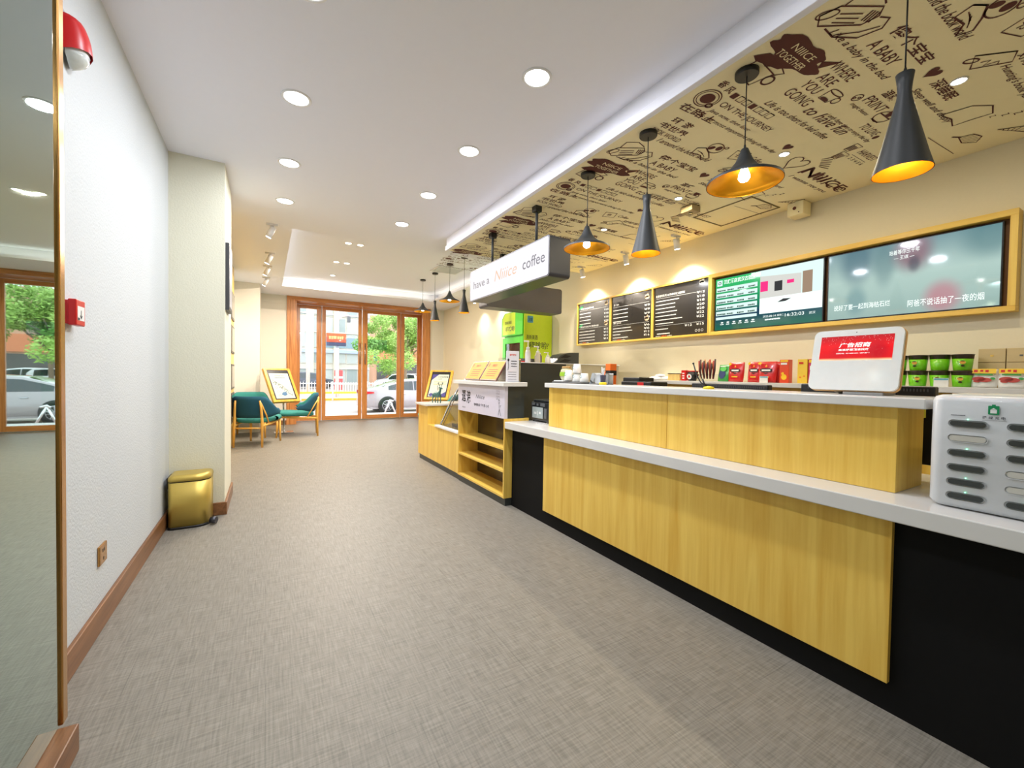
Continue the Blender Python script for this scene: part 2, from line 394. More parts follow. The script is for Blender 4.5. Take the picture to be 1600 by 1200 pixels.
for i, (x, y, n) in enumerate(((1.12, 6.62, 2), (1.12, 7.85, 2), (1.12, 8.98, 1))):
    ordn = ('near', 'middle', 'far')[i]
    t = thing('grille_spotlight', 'small recessed spotlight in the raised ceiling near the doors, %s of three' % ordn, 'ceiling light', (x, y, HC+.20), 0, 'spotlights in the raised ceiling')
    for k in range(n):
        xx = x+(k-.5)*.17 if n == 2 else x
        g = G(); g.lathe([(1e-4, -.006), (.035, -.005), (.045, -.001)], (xx, y, HC+.20), 20); g.build('diffuser', LEDW, t)
        g = G(); g.lathe([(.046, -.002), (.05, -.006), (.058, -.004), (.06, 0)], (xx, y, HC+.20), 24); g.build('trim_ring', WHITE, t)
    lamp('AREA', 'lamp_light', (0, 0, -.02), 46, (1, .87, .73), .09, parent=t)
# air grille in the raised ceiling
t = thing('air_vent', 'square white air grille in the raised ceiling near the right pendants', 'vent', (2.85, 7.28, HC+.2))
g = G()
for k in range(7): g.box((2.62+.02, 7.12+k*.05, HC+.186), (3.08-.02, 7.135+k*.05, HC+.2))
g.build('slat', WHITEM, t)
g = G(); g.box((2.60, 7.06, HC+.186), (3.1, 7.10, HC+.2)); g.box((2.6, 7.48, HC+.186), (3.1, 7.52, HC+.2)); g.box((2.60, 7.1, HC+.186), (2.63, 7.48, HC+.2)); g.box((3.07, 7.1, HC+.186), (3.1, 7.48, HC+.2)); g.build('frame', WHITEM, t)

# ---------------------------------------------------------------- printed ceiling
MU = place((0, 0, SZ-.0035), (1, 0, 0), (0, -1, 0))       # u = x, v = -y, facing down
gt, gd = G(), G()
def T(body, x, y, w, h=None, shear=0, bold=0): write(gt, body, MU, x, -y, w, h, 0, shear, bold)
def S(pts, wd=.006, closed=False): stroke(gd, [(p[0], -p[1]) for p in pts], wd, MU, 0, closed)
_lift = [0]
def F(pts): _lift[0] = (_lift[0]+.00002) % .0006; fill(gd, [(p[0], -p[1]) for p in pts], MU, lift=_lift[0])
def O(cx, cy, rx, ry=None, wd=.006, a0=0, a1=2*PI, rot=0): S(ell(cx, cy, rx, ry or rx, a0, a1, 22, rot), wd)
def heart(cx, cy, s, solid=True):
    P = [(cx+s*.0025*16*math.sin(t)**3, cy-s*.0025*(13*math.cos(t)-5*math.cos(2*t)-2*math.cos(3*t)-math.cos(4*t))) for t in [2*PI*k/26 for k in range(26)]]
    F(P) if solid else S(P, .008, True)
for k in range(-1, 4):
    D = 1.28*k; Y = lambda v: v+D
    # bottle in a bun
    S([(2.03, Y(.93)), (2.05, Y(.86)), (2.20, Y(.77)), (2.24, Y(.80)), (2.23, Y(.86)), (2.08, Y(.96))], .008, True)
    O(2.05, Y(.91), .022, .042, rot=.6)
    for j in range(3): S([(2.09+j*.01, Y(.88+j*.02)), (2.17+j*.012, Y(.83+j*.02))], .006)
    for j in range(4): S([(2.185+j*.012, Y(.80-j*.004)), (2.205+j*.012, Y(.85-j*.004))], .007)
    S([(2.12, Y(.95)), (2.20, Y(.955)), (2.30, Y(.90)), (2.33, Y(.82)), (2.29, Y(.78)), (2.25, Y(.80))], .008)
    S([(2.20, Y(.94)), (2.27, Y(.88)), (2.31, Y(.82))], .006); S([(2.06, Y(.85)), (2.05, Y(.78)), (2.12, Y(.74)), (2.19, Y(.76))], .007)
    T('Like a baby in the bed', 2.16, Y(.965), .58, .045, .35, .004)
    T('傻个宝宝', 2.38, Y(.815), .38, .062, 0, .012)
    T('A BABY', 2.39, Y(.90), .25, .055, 0, .004)
    # ink blot
    P = []
    for j in range(44):
        a = 2*PI*j/44; rr = 1+.10*math.sin(5*a)+.07*math.sin(9*a+1); P.append((2.19+.19*rr*math.cos(a)+.02*math.sin(3*a), Y(1.09)+.078*rr*math.sin(a)))
    F(P)
    F([(2.33, Y(1.05)), (2.42, Y(1.0)), (2.36, Y(1.09))]); F([(2.06, Y(1.15)), (2.01, Y(1.20)), (2.05, Y(1.215)), (2.2, Y(1.19)), (2.24, Y(1.14))])
    S([(2.06, Y(1.20)), (2.04, Y(1.30)), (2.19, Y(1.33)), (2.22, Y(1.22)), (2.07, Y(1.20))], .008); O(2.24, Y(1.26), .03, .03, .01); S([(2.12, Y(1.21)), (2.20, Y(1.17)), (2.26, Y(1.19)), (2.22, Y(1.23))], .008)
    T('WHERE', 2.40, Y(1.055), .20, .058); T('ARE', 2.43, Y(1.125), .13, .055); T('YOU', 2.42, Y(1.195), .14, .055); T('GOING', 2.41, Y(1.275), .22, .06)
    T('to have fun', 2.67, Y(1.30), .46, .07, .35, .004); T('Life is too short for bad coffee', 2.41, Y(1.375), .68, .042, .35, .003)
    T('香', 2.05, Y(1.42), .05, .05, 0, .012); T('风', 2.12, Y(1.43), .05, .05, 0, .012)
    for j in range(7):
        x = 2.19+j*.057
        F([(x, Y(1.40)), (x+.04, Y(1.40)), (x+.04, Y(1.44)), (x, Y(1.44))]) if j in (0, 3) else S([(x, Y(1.40)), (x+.04, Y(1.40)), (x+.04, Y(1.44)), (x, Y(1.44))], .006, True)
    # small cup and biscuit
    S([(2.60, Y(1.12)), (2.61, Y(1.19)), (2.69, Y(1.19)), (2.71, Y(1.12))], .006); O(2.655, Y(1.12), .055, .014); O(2.72, Y(1.155), .022); F(ell(2.65, Y(1.18), .035, .012))
    O(2.79, Y(1.08), .026); O(2.80, Y(1.075), .006); O(2.78, Y(1.09), .006)
    # saucer
    O(2.105, Y(1.51), .078, .068, .006); O(2.105, Y(1.51), .064, .055, .005); F(ell(2.105, Y(1.51), .045, .038, 0, 2*PI, 22)); O(2.165, Y(1.545), .02, .016, .01)
    T('在路上', 2.03, Y(1.65), .30, .06, 0, .012)
    T('ON THE JOURNEY', 2.21, Y(1.53), .50, .055); T('Java now, then later', 2.20, Y(1.585), .40, .036, .35, .003); T('is the most important thing in the day', 2.20, Y(1.645), .80, .04, .35, .003)
    T('环 游', 2.10, Y(1.76), .17, .055, 0, .012); T('书世界', 2.07, Y(1.83), .24, .055, 0, .012); T('BOOK WORLD', 2.07, Y(1.89), .26, .042); T('I around the book world', 2.20, Y(1.95), .52, .045, .35, .004)
    # open book with a dozing head
    S([(2.50, Y(1.86)), (2.55, Y(1.83)), (2.62, Y(1.86)), (2.68, Y(1.90)), (2.66, Y(1.95)), (2.60, Y(1.91)), (2.52, Y(1.92))], .009, True)
    O(2.61, Y(1.80), .062, .05, .007, rot=.4); F(ell(2.58, Y(1.81), .018, .024, rot=.6)); F(ell(2.63, Y(1.79), .022, .026, rot=-.3)); O(2.67, Y(1.76), .014, .012)
    for j in range(3): S([(2.53+j*.02, Y(1.88)), (2.60+j*.02, Y(1.89+j*.01))], .004)
    # scroll
    S([(2.90, Y(.66)), (3.02, Y(.55)), (3.10, Y(.58)), (3.00, Y(.70))], .008, True); O(2.93, Y(.68), .03, .016, .008, rot=-.7); S([(2.98, Y(.66)), (3.0, Y(.63)), (3.02, Y(.66)), (3.04, Y(.61)), (3.06, Y(.62))], .006)
    T('好好学习', 3.06, Y(.56), .26, .05, 0, .01); T("Hunting's book yard", 3.10, Y(.63), .50, .045, .35, .003)
    heart(2.88, Y(.80), 1.0)
    T('深睡眠', 2.97, Y(.845), .26, .06, 0, .012); T('Sleep well and deeply', 2.96, Y(.92), .55, .042, .35, .004)
    S([(3.38, Y(.90)), (3.41, Y(.78)), (3.50, Y(.72)), (3.60, Y(.74)), (3.585, Y(.82)), (3.58, Y(.90)), (3.48, Y(.88))], .008, True)
    for j in range(3): T('Z', 3.63+j*.035, Y(.76-j*.04), .02+.004*j, .024+.004*j)
    T('温暖', 2.86, Y(1.005), .13, .05, 0, .012); T('PRINT', 2.84, Y(1.08), .21, .055); T('magic beans', 2.82, Y(1.135), .20, .03, .35, .003)
    O(3.12, Y(1.08), .06, .045, .007); S([(3.06, Y(1.07)), (3.18, Y(1.07))], .008); F([(3.09, Y(1.02)), (3.11, Y(1.07)), (3.14, Y(1.07)), (3.16, Y(1.02))]); S([(3.08, Y(1.12)), (3.16, Y(1.12))], .008)
    T('TO LOVE', 3.12, Y(1.20), .19, .05); F(ell(3.34, Y(1.19), .016, .02)); T('i only have time to enjoy the day', 2.82, Y(1.255), .55, .036, .35, .003)
    for c in ((3.36, 1.33), (3.40, 1.42)):
        S([(c[0]-.03, Y(c[1]-.05)), (c[0]-.02, Y(c[1]+.03)), (c[0]+.03, Y(c[1]+.03)), (c[0]+.045, Y(c[1]-.05))], .006, True)
        for j in range(4): S([(c[0]-.015+j*.014, Y(c[1]-.03)), (c[0]-.015+j*.014, Y(c[1]+.02))], .007)
    T('HARVEST', 3.46, Y(1.335), .22, .05); S([(3.46, Y(1.36)), (3.66, Y(1.36))], .003); T('1 2 3 4 5 6', 3.46, Y(1.40), .22, .025)
    heart(2.995, Y(1.54), .9); heart(3.27, Y(1.62), 2.2, False)
    for j in range(6): S([(3.36+j*.02, Y(1.50+.012*j)), (3.40+j*.03, Y(1.44+.02*j))], .008)
    T('Niiice', 3.42, Y(1.69), .64, .11, .1, -.01); T('NIIICE', 3.44, Y(1.675), .58, .08, 0, .01)
    T('I wanna see you', 3.43, Y(1.765), .54, .045, .3, .003)
    # leaf, cone
    S([(3.78, Y(.92)), (3.80, Y(.86)), (3.88, Y(.84)), (3.95, Y(.88)), (3.88, Y(.93))], .007, True)
    for j in range(5): S([(3.80+j*.025, Y(.92)), (3.82+j*.025, Y(.855))], .004)
    S([(3.74, Y(.94)), (3.79, Y(.91))], .012); S([(3.62, Y(1.02)), (4.02, Y(1.0))], .004)
    S([(3.86, Y(.77)), (3.95, Y(.66)), (3.985, Y(.71))], .008, True)
    for j in range(4): S([(3.88+j*.02, Y(.75-j*.02)), (3.90+j*.02, Y(.755-j*.012))], .005)
    S([(3.95, Y(.66)), (3.98, Y(.62)), (4.03, Y(.63)), (4.03, Y(.69)), (3.985, Y(.71))], .007)
    S([(2.76, Y(1.74)), (2.87, Y(1.71)), (2.91, Y(1.80)), (2.80, Y(1.84))], .007, True); T('书', 2.80, Y(1.80), .05, .05, 0, .012); T('Coffee', 2.93, Y(1.77), .12, .05, .3, .003)
gc = G()
for k in range(-1, 4):
    write(gc, 'NIIICE', MU, 2.11, -(1.085+1.28*k), .17, .036, lift=.0008); write(gc, 'TOGETHER', MU, 2.08, -(1.14+1.28*k), .22, .036, lift=.0008)
gc.build('mural_pale_lettering', MURALB, soff, clean=False)
gt.build('mural_lettering', INK, soff, clean=False)
gd.build('mural_drawing', INK, soff, clean=False)
# ================================================================ DOORS
YD = 11.3
g = G()
g.box((.39, YF-.03, 0), (.565, YF+.02, HC)); g.box((3.52, YF-.03, 0), (3.73, YF+.02, HC)); g.box((.45, YF-.045, 0), (.55, YF-.03, HC-.02), .005); g.box((3.57, YF-.045, 0), (3.69, YF-.03, HC-.02), .005)
g.box((.565, YF, 0), (.59, YD+.1, HC)); g.box((3.69, YF+.02, 0), (3.74, YD+.1, HC))
struct(g.build('trim_2', DOORW))
g = G(); g.box((.39, YF-.032, 2.81), (3.73, YF+.02, HC)); g.box((.56, YF, 2.81), (3.72, YD+.1, 2.835)); g.box((.45, YF-.046, 2.83), (3.69, YF-.032, HC-.02), .004)
struct(g.build('trim_3', DOORWX))
struct(boxo('trim_4', (.565, YD-.08, 0), (3.72, YD+.08, .012), STEEL))
LEAF = [(.585, 1.155, .684, 1.054, 0), (1.172, 2.10, 1.248, 2.02, -.03), (2.115, 3.09, 2.235, 3.0, -.03), (3.112, 3.70, 3.2, 3.56, 0)]
for i, (a, b, ga, gb, dy) in enumerate(LEAF):
    y = YD+dy
    L = bpy.data.objects.new('door_%d' % (i+1), None); COL.objects.link(L); L.location = ((a+b)/2, y, 0); struct(L)
    g = G()
    for p, q in (((a, y-.022, .015), (ga, y+.022, 2.805)), ((gb, y-.022, .015), (b, y+.022, 2.805))): g.box(p, q, .003)
    g.build('stile', DOORW, L)
    g = G(); g.box((ga, y-.022, .015), (gb, y+.022, .115), .003); g.box((ga, y-.022, 2.72), (gb, y+.022, 2.805), .003); g.build('rail', DOORWX, L)
    boxo('pane', (ga-.005, y-.004, .11), (gb+.005, y+.004, 2.725), GLASS, L)
    g = G(); g.box((ga, y-.026, .115), (ga+.006, y-.0225, 2.72)); g.box((gb-.006, y-.026, .115), (gb, y-.0225, 2.72)); g.build('glazing_bead', DOORW, L)
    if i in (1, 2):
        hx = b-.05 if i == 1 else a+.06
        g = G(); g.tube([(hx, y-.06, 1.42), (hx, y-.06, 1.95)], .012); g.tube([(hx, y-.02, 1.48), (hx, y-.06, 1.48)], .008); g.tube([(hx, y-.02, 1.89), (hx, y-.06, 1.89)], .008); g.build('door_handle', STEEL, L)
        g = G(); g.box((ga, y-.0065, 1.80), (gb if i == 1 else ga+.50, y-.0045, 2.06))  # pale blue strip on the pane stands in for a reflection in the glass
        g.build('reflection_band', glassmat('reflection_band_tint', (.78, .88, .97), .5), L)
g = G(); g.box((1.158, YD-.02, .012), (1.169, YD+.02, 2.8)); g.box((3.094, YD-.02, .012), (3.108, YD+.02, 2.8)); struct(g.build('trim_5', WHITEM))

# ================================================================ LEFT SIDE
MIR, nt_, b_ = nmat('mirror_silver'); b_.inputs['Metallic'].default_value = 1; b_.inputs['Roughness'].default_value = 0.015; b_.inputs['Base Color'].default_value = (.38, .48, .45, 1)
t = thing('wall_mirror', 'tall floor-to-ceiling mirror with brass edge and wooden plinth at left', 'mirror', (-.6, .2, 0))
boxo('glass', (-.558, YB+.3, .09), (-.552, 1.812, 2.88), MIR, t)
g = G(); g.box((-.568, 1.812, .085), (-.545, 1.85, 2.88), .004); g.build('brass_edge', BRASS, t)
boxo('backing', (XL+.002, YB+.3, .08), (-.558, 1.845, 2.88), mat('mirror_backing', (60, 58, 55), .6), t)
g = G(); g.box((XL+.019, YB+.3, 0), (-.505, 1.80, .087), .004); g.build('plinth', BASEW, t)

# fire strobe
t = thing('fire_alarm_strobe', 'red fire alarm strobe with ribbed clear lens high on the left wall', 'alarm', (XL, 2.28, 2.43))
g = G()
P = []
for i in range(9):
    a = -PI/2+PI*i/8; row = []
    for j in range(9):
        z = 2.495+.185*j/8+.045*math.cos(a)*(1-j/8); k = 1-.35*(j/8)**2
        row.append((XL+.012+.075*k*math.cos(a), 2.38+.085*(.8+.2*k)*math.sin(a), z))
    P.append(row)
g.grid(P); cap = [P[i][8] for i in range(9)]; g._add(cap, [tuple(range(9))]); SM = Matrix.Translation((XL, 2.28, 2.345)) @ Matrix.Diagonal((.85, .8, .72, 1)) @ Matrix.Translation((-XL, -2.38, -2.44)); g.bm.transform(SM); g.build('housing', RED, t)
g = G()
P = [[(XL+.014+(.062+.004*math.sin(j*3.2))*math.sin(PI*.5*min(1, (j+.6)/7))*math.cos(-PI/2+PI*i/12), 2.38+(.068+.004*math.sin(j*3.2))*math.sin(PI*.5*min(1, (j+.6)/7))*math.sin(-PI/2+PI*i/12), 2.44+.011*j) for j in range(14)] for i in range(13)]
g.grid(P); g.bm.transform(SM); g.build('lens', mat('ribbed_lens', (215, 222, 220), .15, var=.1, scale=80, coat=.5), t)
g = G(); g.box((XL, 2.285, 2.50), (XL+.013, 2.475, 2.70), .004); g.bm.transform(SM); g.build('back_plate', mat('grey_back_plate', (170, 165, 165), .5), t)
# manual call point
t = thing('fire_call_point', 'red square manual fire call point on the left wall beside the mirror', 'alarm', (XL, 2.28, 1.41))
g = G(); g.box((XL+.012, 2.235, 1.365), (-.628, 2.325, 1.465), .004); g.box((XL, 2.24, 1.37), (XL+.0125, 2.32, 1.46)); g.build('housing', RED, t)
g = G(); Mf = place((-.6275, 2.235, 1.365), (0, 1, 0), (0, 0, 1)); fill(g, sq(.01, .02, .08, .075), Mf); g.build('press_panel', WHITE, t, clean=False)
g = G(); stroke(g, [(.045, .03), (.045, .06)], .005, Mf, lift=.0006); stroke(g, [(.035, .04), (.045, .028), (.055, .04)], .005, Mf, lift=.0006); fill(g, sq(.012, .021, .03, .03), Mf, lift=.0006); g.build('marking', INKB, t, clean=False)
# outlet
t = thing('wall_socket', 'small brass wall socket plate low on the left wall', 'socket', (XL, 2.64, .335))
g = G(); g.box((XL, 2.59, .292), (XL+.010, 2.69, .382), .003); g.build('plate', BRASS, t)
g = G()
for a, b in ((2.63, .355), (2.65, .355), (2.64, .315)): g.box((XL+.0095, a-.003, b-.008), (XL+.0108, a+.003, b+.008))
g.build('pin_slots', BLKP, t)

# step bin
t = thing('pedal_bin', 'squat gold metal pedal bin in the corner by the pillar', 'bin', (-.505, 4.075, 0))
def dshape(x0, x1, y0, y1, r, n=8):
    P = [(x1, y1), (x0, y1)]
    for k in range(n+1): a = PI+PI/2*k/n; P.append((x0+.03+.03*math.cos(a), y0+.05+.05*math.sin(a)))
    for k in range(n+1): a = -PI/2+PI/2*k/n; P.append((x1-r+r*math.cos(a), y0+r+r*math.sin(a)))
    return P
def dprism(g, ins, z0, z1, top=0, mi=0):
    P0 = dshape(-.638+ins, -.372-ins, 3.955+ins, 4.19-ins, .10-ins); n = len(P0)
    g._add([(p[0], p[1], z0) for p in P0]+[(p[0], p[1], z1) for p in P0], [(i, (i+1) % n, (i+1) % n+n, i+n) for i in range(n)], mi, True)
    g._add([(p[0], p[1], z0) for p in P0], [tuple(range(n))], mi)
    if top:
        cx, cy = -.505, 4.08; last = P0
        for s_, dz in ((.97, .012), (.90, .022), (.75, .028)):
            nx = [(cx+(p[0]-cx)*s_, cy+(p[1]-cy)*s_) for p in P0]; zl = z1 if last is P0 else zz
            g._add([(p[0], p[1], zl) for p in last]+[(p[0], p[1], z1+dz) for p in nx], [(i, (i+1) % n, (i+1) % n+n, i+n) for i in range(n)], mi, True); last = nx; zz = z1+dz
        g._add([(p[0], p[1], zz) for p in last], [tuple(range(n))], mi)
    else: g._add([(p[0], p[1], z1) for p in P0], [tuple(range(n))], mi)
g = G(); dprism(g, .003, .018, .352); g.build('body', BINM, t)
g = G(); dprism(g, .001, .36, .378, 1); g.build('lid', BINM, t)
g = G(); dprism(g, 0, 0, .018); g.build('base_ring', BLKP, t); g = G(); dprism(g, .006, .35, .362); g.build('lid_seal', BLKP, t); boxo('lid_hinge', (-.645, 4.0, .30), (-.636, 4.17, .385), BLKP, t, .003)
g = G(); g.cyl((-.372, 3.99, .032), (-.335, 3.975, .032), .026); g.build('pedal', mat('pedal_dark', (70, 70, 78), .3, metal=.6), t)

# framed board on the pillar
t = thing('framed_notice', 'dark framed notice hanging on the side of the white pillar', 'picture frame', (XP, 4.43, 1.98))
g = G(); g.box((XP, 4.27, 1.71), (XP+.028, 4.60, 2.27), .003); g.build('frame', mat('dark_frame', (62, 64, 68), .4), t)
boxo('notice', (XP+.0285, 4.30, 1.74), (XP+.030, 4.57, 2.24), mat('notice_paper', (205, 205, 208), .25), t)
# wood-clad wall board with dark glass display cases beyond the pillar
t = thing('magazine_wall_unit', 'light wood wall unit just beyond the white pillar with dark glazed compartments', 'wall unit', (-.54, 6.9, 0))
g = G(); g.box((-.60, 5.3, 0), (-.475, 8.5, HC-.002), .004); g.build('carcass', MAPLE, t)
for j in range(4):
    for (z0, z1) in ((.38, .85), (.91, 1.30), (1.47, 1.90), (2.0, 2.42)):
        y0 = 5.42+j*.76
        g = G(); g.box((-.4755, y0, z0), (-.458, y0+.64, z1), .003); f = g.build('compartment_door', mat('compartment_frame', (88, 84, 80), .4), t)
        boxo('dark_glass', (-.4585, y0+.03, z0+.03), (-.4555, y0+.61, z1-.03), mat('smoked_glass', (38, 34, 30), .08), f)

# ================================================================ SERVING COUNTER
t = thing('service_counter', 'long black counter base faced with a yellow maple panel', 'counter', (2.2, 1.3, 0))
g = G(); g.box((1.95, -.75, 0), (2.6, 3.32, .712)); g.build('carcass', BLACK, t)
g = G(); g.box((1.928, .60, .112), (1.95, 2.785, .712), .0015); g.build('front_panel', MAPLE, t)
t = tag(origin_to(boxo('counter_worktop', (1.868, -.75, .713), (2.62, 3.325, .775), MARBLE, bev=.004), (2.2, 1.3, .713)), 'long lower pale stone worktop running the length of the maple-faced counter', 'worktop')
t = thing('raised_counter', 'raised yellow maple bar front standing on the lower stone worktop', 'counter', (2.2, 1.75, .775))
g = G(); g.box((2.055, .635, .776), (2.32, 1.69, 1.10), .0015); g.box((2.055, 1.692, .776), (2.32, 2.90, 1.10), .0015); g.build('front_panel', MAPLE, t)
tag(origin_to(boxo('raised_worktop', (2.005, .545, 1.101), (2.36, 2.90, 1.139), MARBLE, bev=.004), (2.2, 1.7, 1.101)), 'narrow raised pale stone bar top carrying the advertising screen', 'worktop')

# open shelf unit
UY0, UY1 = 3.328, 4.40
t = thing('open_shelf_unit', 'open yellow maple shelf unit under the white printed banner', 'shelf unit', (2.0, 3.86, 0))
for y0, y1 in ((UY0, UY0+.018), (UY1-.018, UY1)): boxo('side_panel', (1.87, y0, .07), (2.13, y1, .80), MAPLE, t)
for z in (.07, .305, .51): boxo('shelf', (1.872, UY0+.018, z), (2.11, UY1-.018, z+.02), MAPLEY, t, .001)
boxo('back_panel', (2.11, UY0+.018, .09), (2.13, UY1-.018, .80), mat('dark_glossy_back', (66, 52, 34), .15), t)
boxo('plinth', (1.885, UY0, 0), (2.12, UY1, .07), DARKG, t)
boxo('upper_box', (1.90, UY0+.001, .80), (2.075, UY1, 1.094), DARKG, t)
boxo('printed_banner', (1.868, UY0+.002, .80), (1.90, UY1, 1.094), mat('banner_lilac', (214, 208, 222), .35), t)
g = G(); Mb = place((1.8672, UY1, .80), (0, -1, 0), (0, 0, 1))
write(g, '逗', Mb, .10, .10, .11, .13, 0, 0, .03); write(g, '浣', Mb, .23, .09, .10, .14, 0, 0, .03)
write(g, 'Niiice', Mb, .46, .155, .2, .04, 0, .3, -.005); write(g, '咖啡简餐·下午茶·小食', Mb, .42, .075, .34, .03, 0, 0, .01); write(g, 'NIIICE', Mb, .12, .035, .08, .015)
stroke(g, [(.95, .02), (.97, .08), (.965, .13), (.99, .10), (1.0, .12)], .006, Mb); stroke(g, [(.97, .08), (1.0, .02)], .006, Mb); stroke(g, ell(.965, .15, .013, .016), .005, Mb)
for k in range(4): stroke(g, sq(.93+.035*(k % 2)-.02, .17+.05*(k//2), .955+.035*(k % 2)-.02, .20+.05*(k//2)), .003, Mb, closed=True)
g.build('lettering', INKB, t, clean=False)
tag(origin_to(boxo('shelf_unit_top', (1.835, UY0-.03, 1.095), (2.09, UY1+.07, 1.134), MARBLE, bev=.003), (2, 3.9, 1.095)), 'short pale stone top above the printed banner, carrying two plaques', 'worktop')

# bakery case
t = thing('bakery_display_case', 'low maple bakery case with curved glass front between shelf unit and end cabinet', 'display case', (2.25, 4.9, 0))
boxo('front_panel', (1.88, UY1+.002, .07), (2.7, 5.468, .52), MAPLE, t, .001)
boxo('plinth', (1.895, UY1+.002, 0), (2.7, 5.468, .07), DARKG, t)
g = G(); g.box((1.868, UY1+.002, .521), (1.93, 5.17, .545), .003); g.build('ledge', WHITE, t)
boxo('steel_deck', (1.93, UY1+.002, .521), (2.68, 5.32, .535), STEEL, t)
ARC = [(1.995, .54), (2.03, .60), (2.075, .70), (2.15, .86), (2.24, 1.0), (2.36, 1.15), (2.475, 1.262), (2.60, 1.335), (2.70, 1.36)]
for y in (4.43, 5.285):
    g = G(); g.tube([(x, y, z) for x, z in ARC], .013, 8); g.tube([(x+.035, y, z-.01) for x, z in ARC[:-1]], .006, 6); g.build('curved_frame', CHROME, t)
g = G(); g.grid([[(x+.004, y, z) for x, z in ARC] for y in (4.44, 5.275)]); g.build('curved_glass', ACRYL, t)
for y in (4.435, 5.28):
    g = G(); P = [(x, y, z) for x, z in ARC]+[(2.70, y, .54)]; g._add(P, [tuple(range(len(P)))]); g.build('side_glass', ACRYL, t)
boxo('glass_shelf', (2.22, 4.45, .85), (2.66, 5.26, .857), ACRYL, t)
boxo('back_frame', (2.68, 4.42, .54), (2.71, 5.30, 1.37), STEEL, t)
t = thing('bread_tray', 'dark serving tray inside the curved glass bakery case', 'tray', (2.2, 4.95, .535))
g = G(); g.box((2.08, 4.75, .536), (2.40, 5.1, .548), .004); g.box((2.08, 4.75, .536), (2.095, 5.1, .562), .003); g.box((2.385, 4.75, .536), (2.40, 5.1, .562), .003); g.build('dish', BLKP, t)
g = G(); g.sphere((2.18, 4.88, .575), .03, 14, sc=(1.6, 1, .8)); g.sphere((2.27, 4.97, .575), .03, 14, sc=(1.5, 1, .8)); g.build('bread_rolls', mat('bread_crust', (120, 76, 36), .6), t)

# end cabinet
t = thing('end_cabinet', 'low maple end cabinet nearest the doors with a stone top', 'cabinet', (2.25, 5.66, 0))
boxo('carcass', (1.88, 5.47, .07), (2.62, 5.86, .764), MAPLE, t, .001); boxo('plinth', (1.895, 5.47, 0), (2.6, 5.84, .07), DARKG, t)
g = G(); g.box((1.84, 5.44, .765), (2.66, 5.90, .793), .004); g.build('stone_top', MARBLE, t)

# back worktop and cabinet
t = thing('back_cabinet', 'maple cabinet along the back wall under the snack shelf', 'cabinet', (3.92, 1.6, 0))
g = G(); g.box((3.80, -.6, 0), (4.112, 3.48, 1.128)); g.build('carcass', MAPLEY, t)
for k in range(5):
    y0 = -.55+k*.8; g = G(); g.box((3.785, y0, .08), (3.80, y0+.78, 1.02), .002); d = g.build('door', MAPLE, t)
    g = G(); g.tube([(3.77, y0+.70, .8), (3.77, y0+.70, .95)], .005); g.build('handle', STEEL, d)
tag(origin_to(boxo('snack_shelf_worktop', (3.72, -.6, 1.13), (4.12, 3.5, 1.168), MARBLE, bev=.003), (3.9, 1.5, 1.13)), 'pale stone shelf along the back wall carrying the snack packets', 'worktop')
tag(origin_to(boxo('frosted_block', (3.74, 3.435, 1.169), (3.99, 3.49, 1.20), ACRYL, bev=.004), (3.85, 3.42, 1.169)), 'clear acrylic block at the far end of the snack shelf', 'block')

# dark partition behind the till
t = thing('dark_partition', 'dark grey chest-high work station with a steel right half behind the till', 'partition', (3.2, 4.07, 0))
boxo('dark_panel', (2.44, 4.05, 0), (3.11, 4.12, 1.338), DARKG, t, .002)
boxo('steel_panel', (3.11, 4.05, 0), (3.97, 4.12, 1.338), mat('hazy_steel', (190, 184, 168), .35, metal=.7), t, .002)
boxo('top_edge', (2.43, 4.04, 1.338), (3.98, 4.50, 1.348), WHITEM, t, .002)
boxo('side_panel', (2.44, 4.12, 0), (2.47, 4.50, 1.338), DARKG, t)
# ================================================================ PENDANTS
def pendant(kind, x, y, ztop, zrim, label, grp):
    """ztop: ceiling height, zrim: height of the shade's rim"""
    t = thing('pendant_lamp', label, 'pendant lamp', (x, y, ztop), 0, grp)
    if kind == 'flat': P = [(.175, 0), (.174, .012), (.150, .026), (.105, .046), (.068, .074), (.042, .108), (.026, .145), (.016, .172)]; ht = .172
    else: P = [(.090, 0), (.074, .06), (.048, .17), (.024, .275), (.021, .30), (.023, .33), (.028, .37)]; ht = .37
    g = G(); g.lathe([(r, z) for r, z in P]+[(1e-4, ht)], (x, y, zrim), 40, cap=False); g.build('lamp_shade', SHADE, t)
    g = G(); g.lathe([(max(.004, r-.0025), max(.0005, z-.003)) for r, z in P[:-1]]+[(1e-4, P[-2][1]-.004)], (x, y, zrim), 40, cap=False); g.build('gold_lining', GOLD, t)
    g = G(); g.cyl((x, y, zrim+ht-.005), (x, y, ztop-.02), .0028, n=8); g.build('cord', BLKP, t)
    g = G(); g.cyl((x, y, zrim+ht-.004), (x, y, zrim+ht+.022), .008, .004, n=12); g.build('cord_grip', BLKP, t)
    g = G(); g.lathe([(.055, 0), (.055, -.022), (.052, -.026)], (x, y, ztop), 28); g.build('ceiling_cap', BLKP, t)
    g = G()
    if kind == 'flat': g.lathe([(.014, .095), (.016, .06), (.026, .035), (.027, .018), (.018, .004), (1e-4, 0)], (x, y, zrim-.004+.012), 20)
    else: g.lathe([(.012, .14), (.014, .12), (.022, .10), (.02, .085), (1e-4, .078)], (x, y, zrim+.04), 20)
    g.build('bulb', LED if kind == 'flat' else LEDW, t)
    zb = zrim+.045 if kind == 'flat' else zrim+.10
    lamp('POINT', 'bulb_light', (0, 0, zb-.02-ztop), PEND_W*(1 if kind == 'flat' else .45), (1, .93, .8), .02, parent=t)
    return t
gp = 'black and gold pendants over the counter'
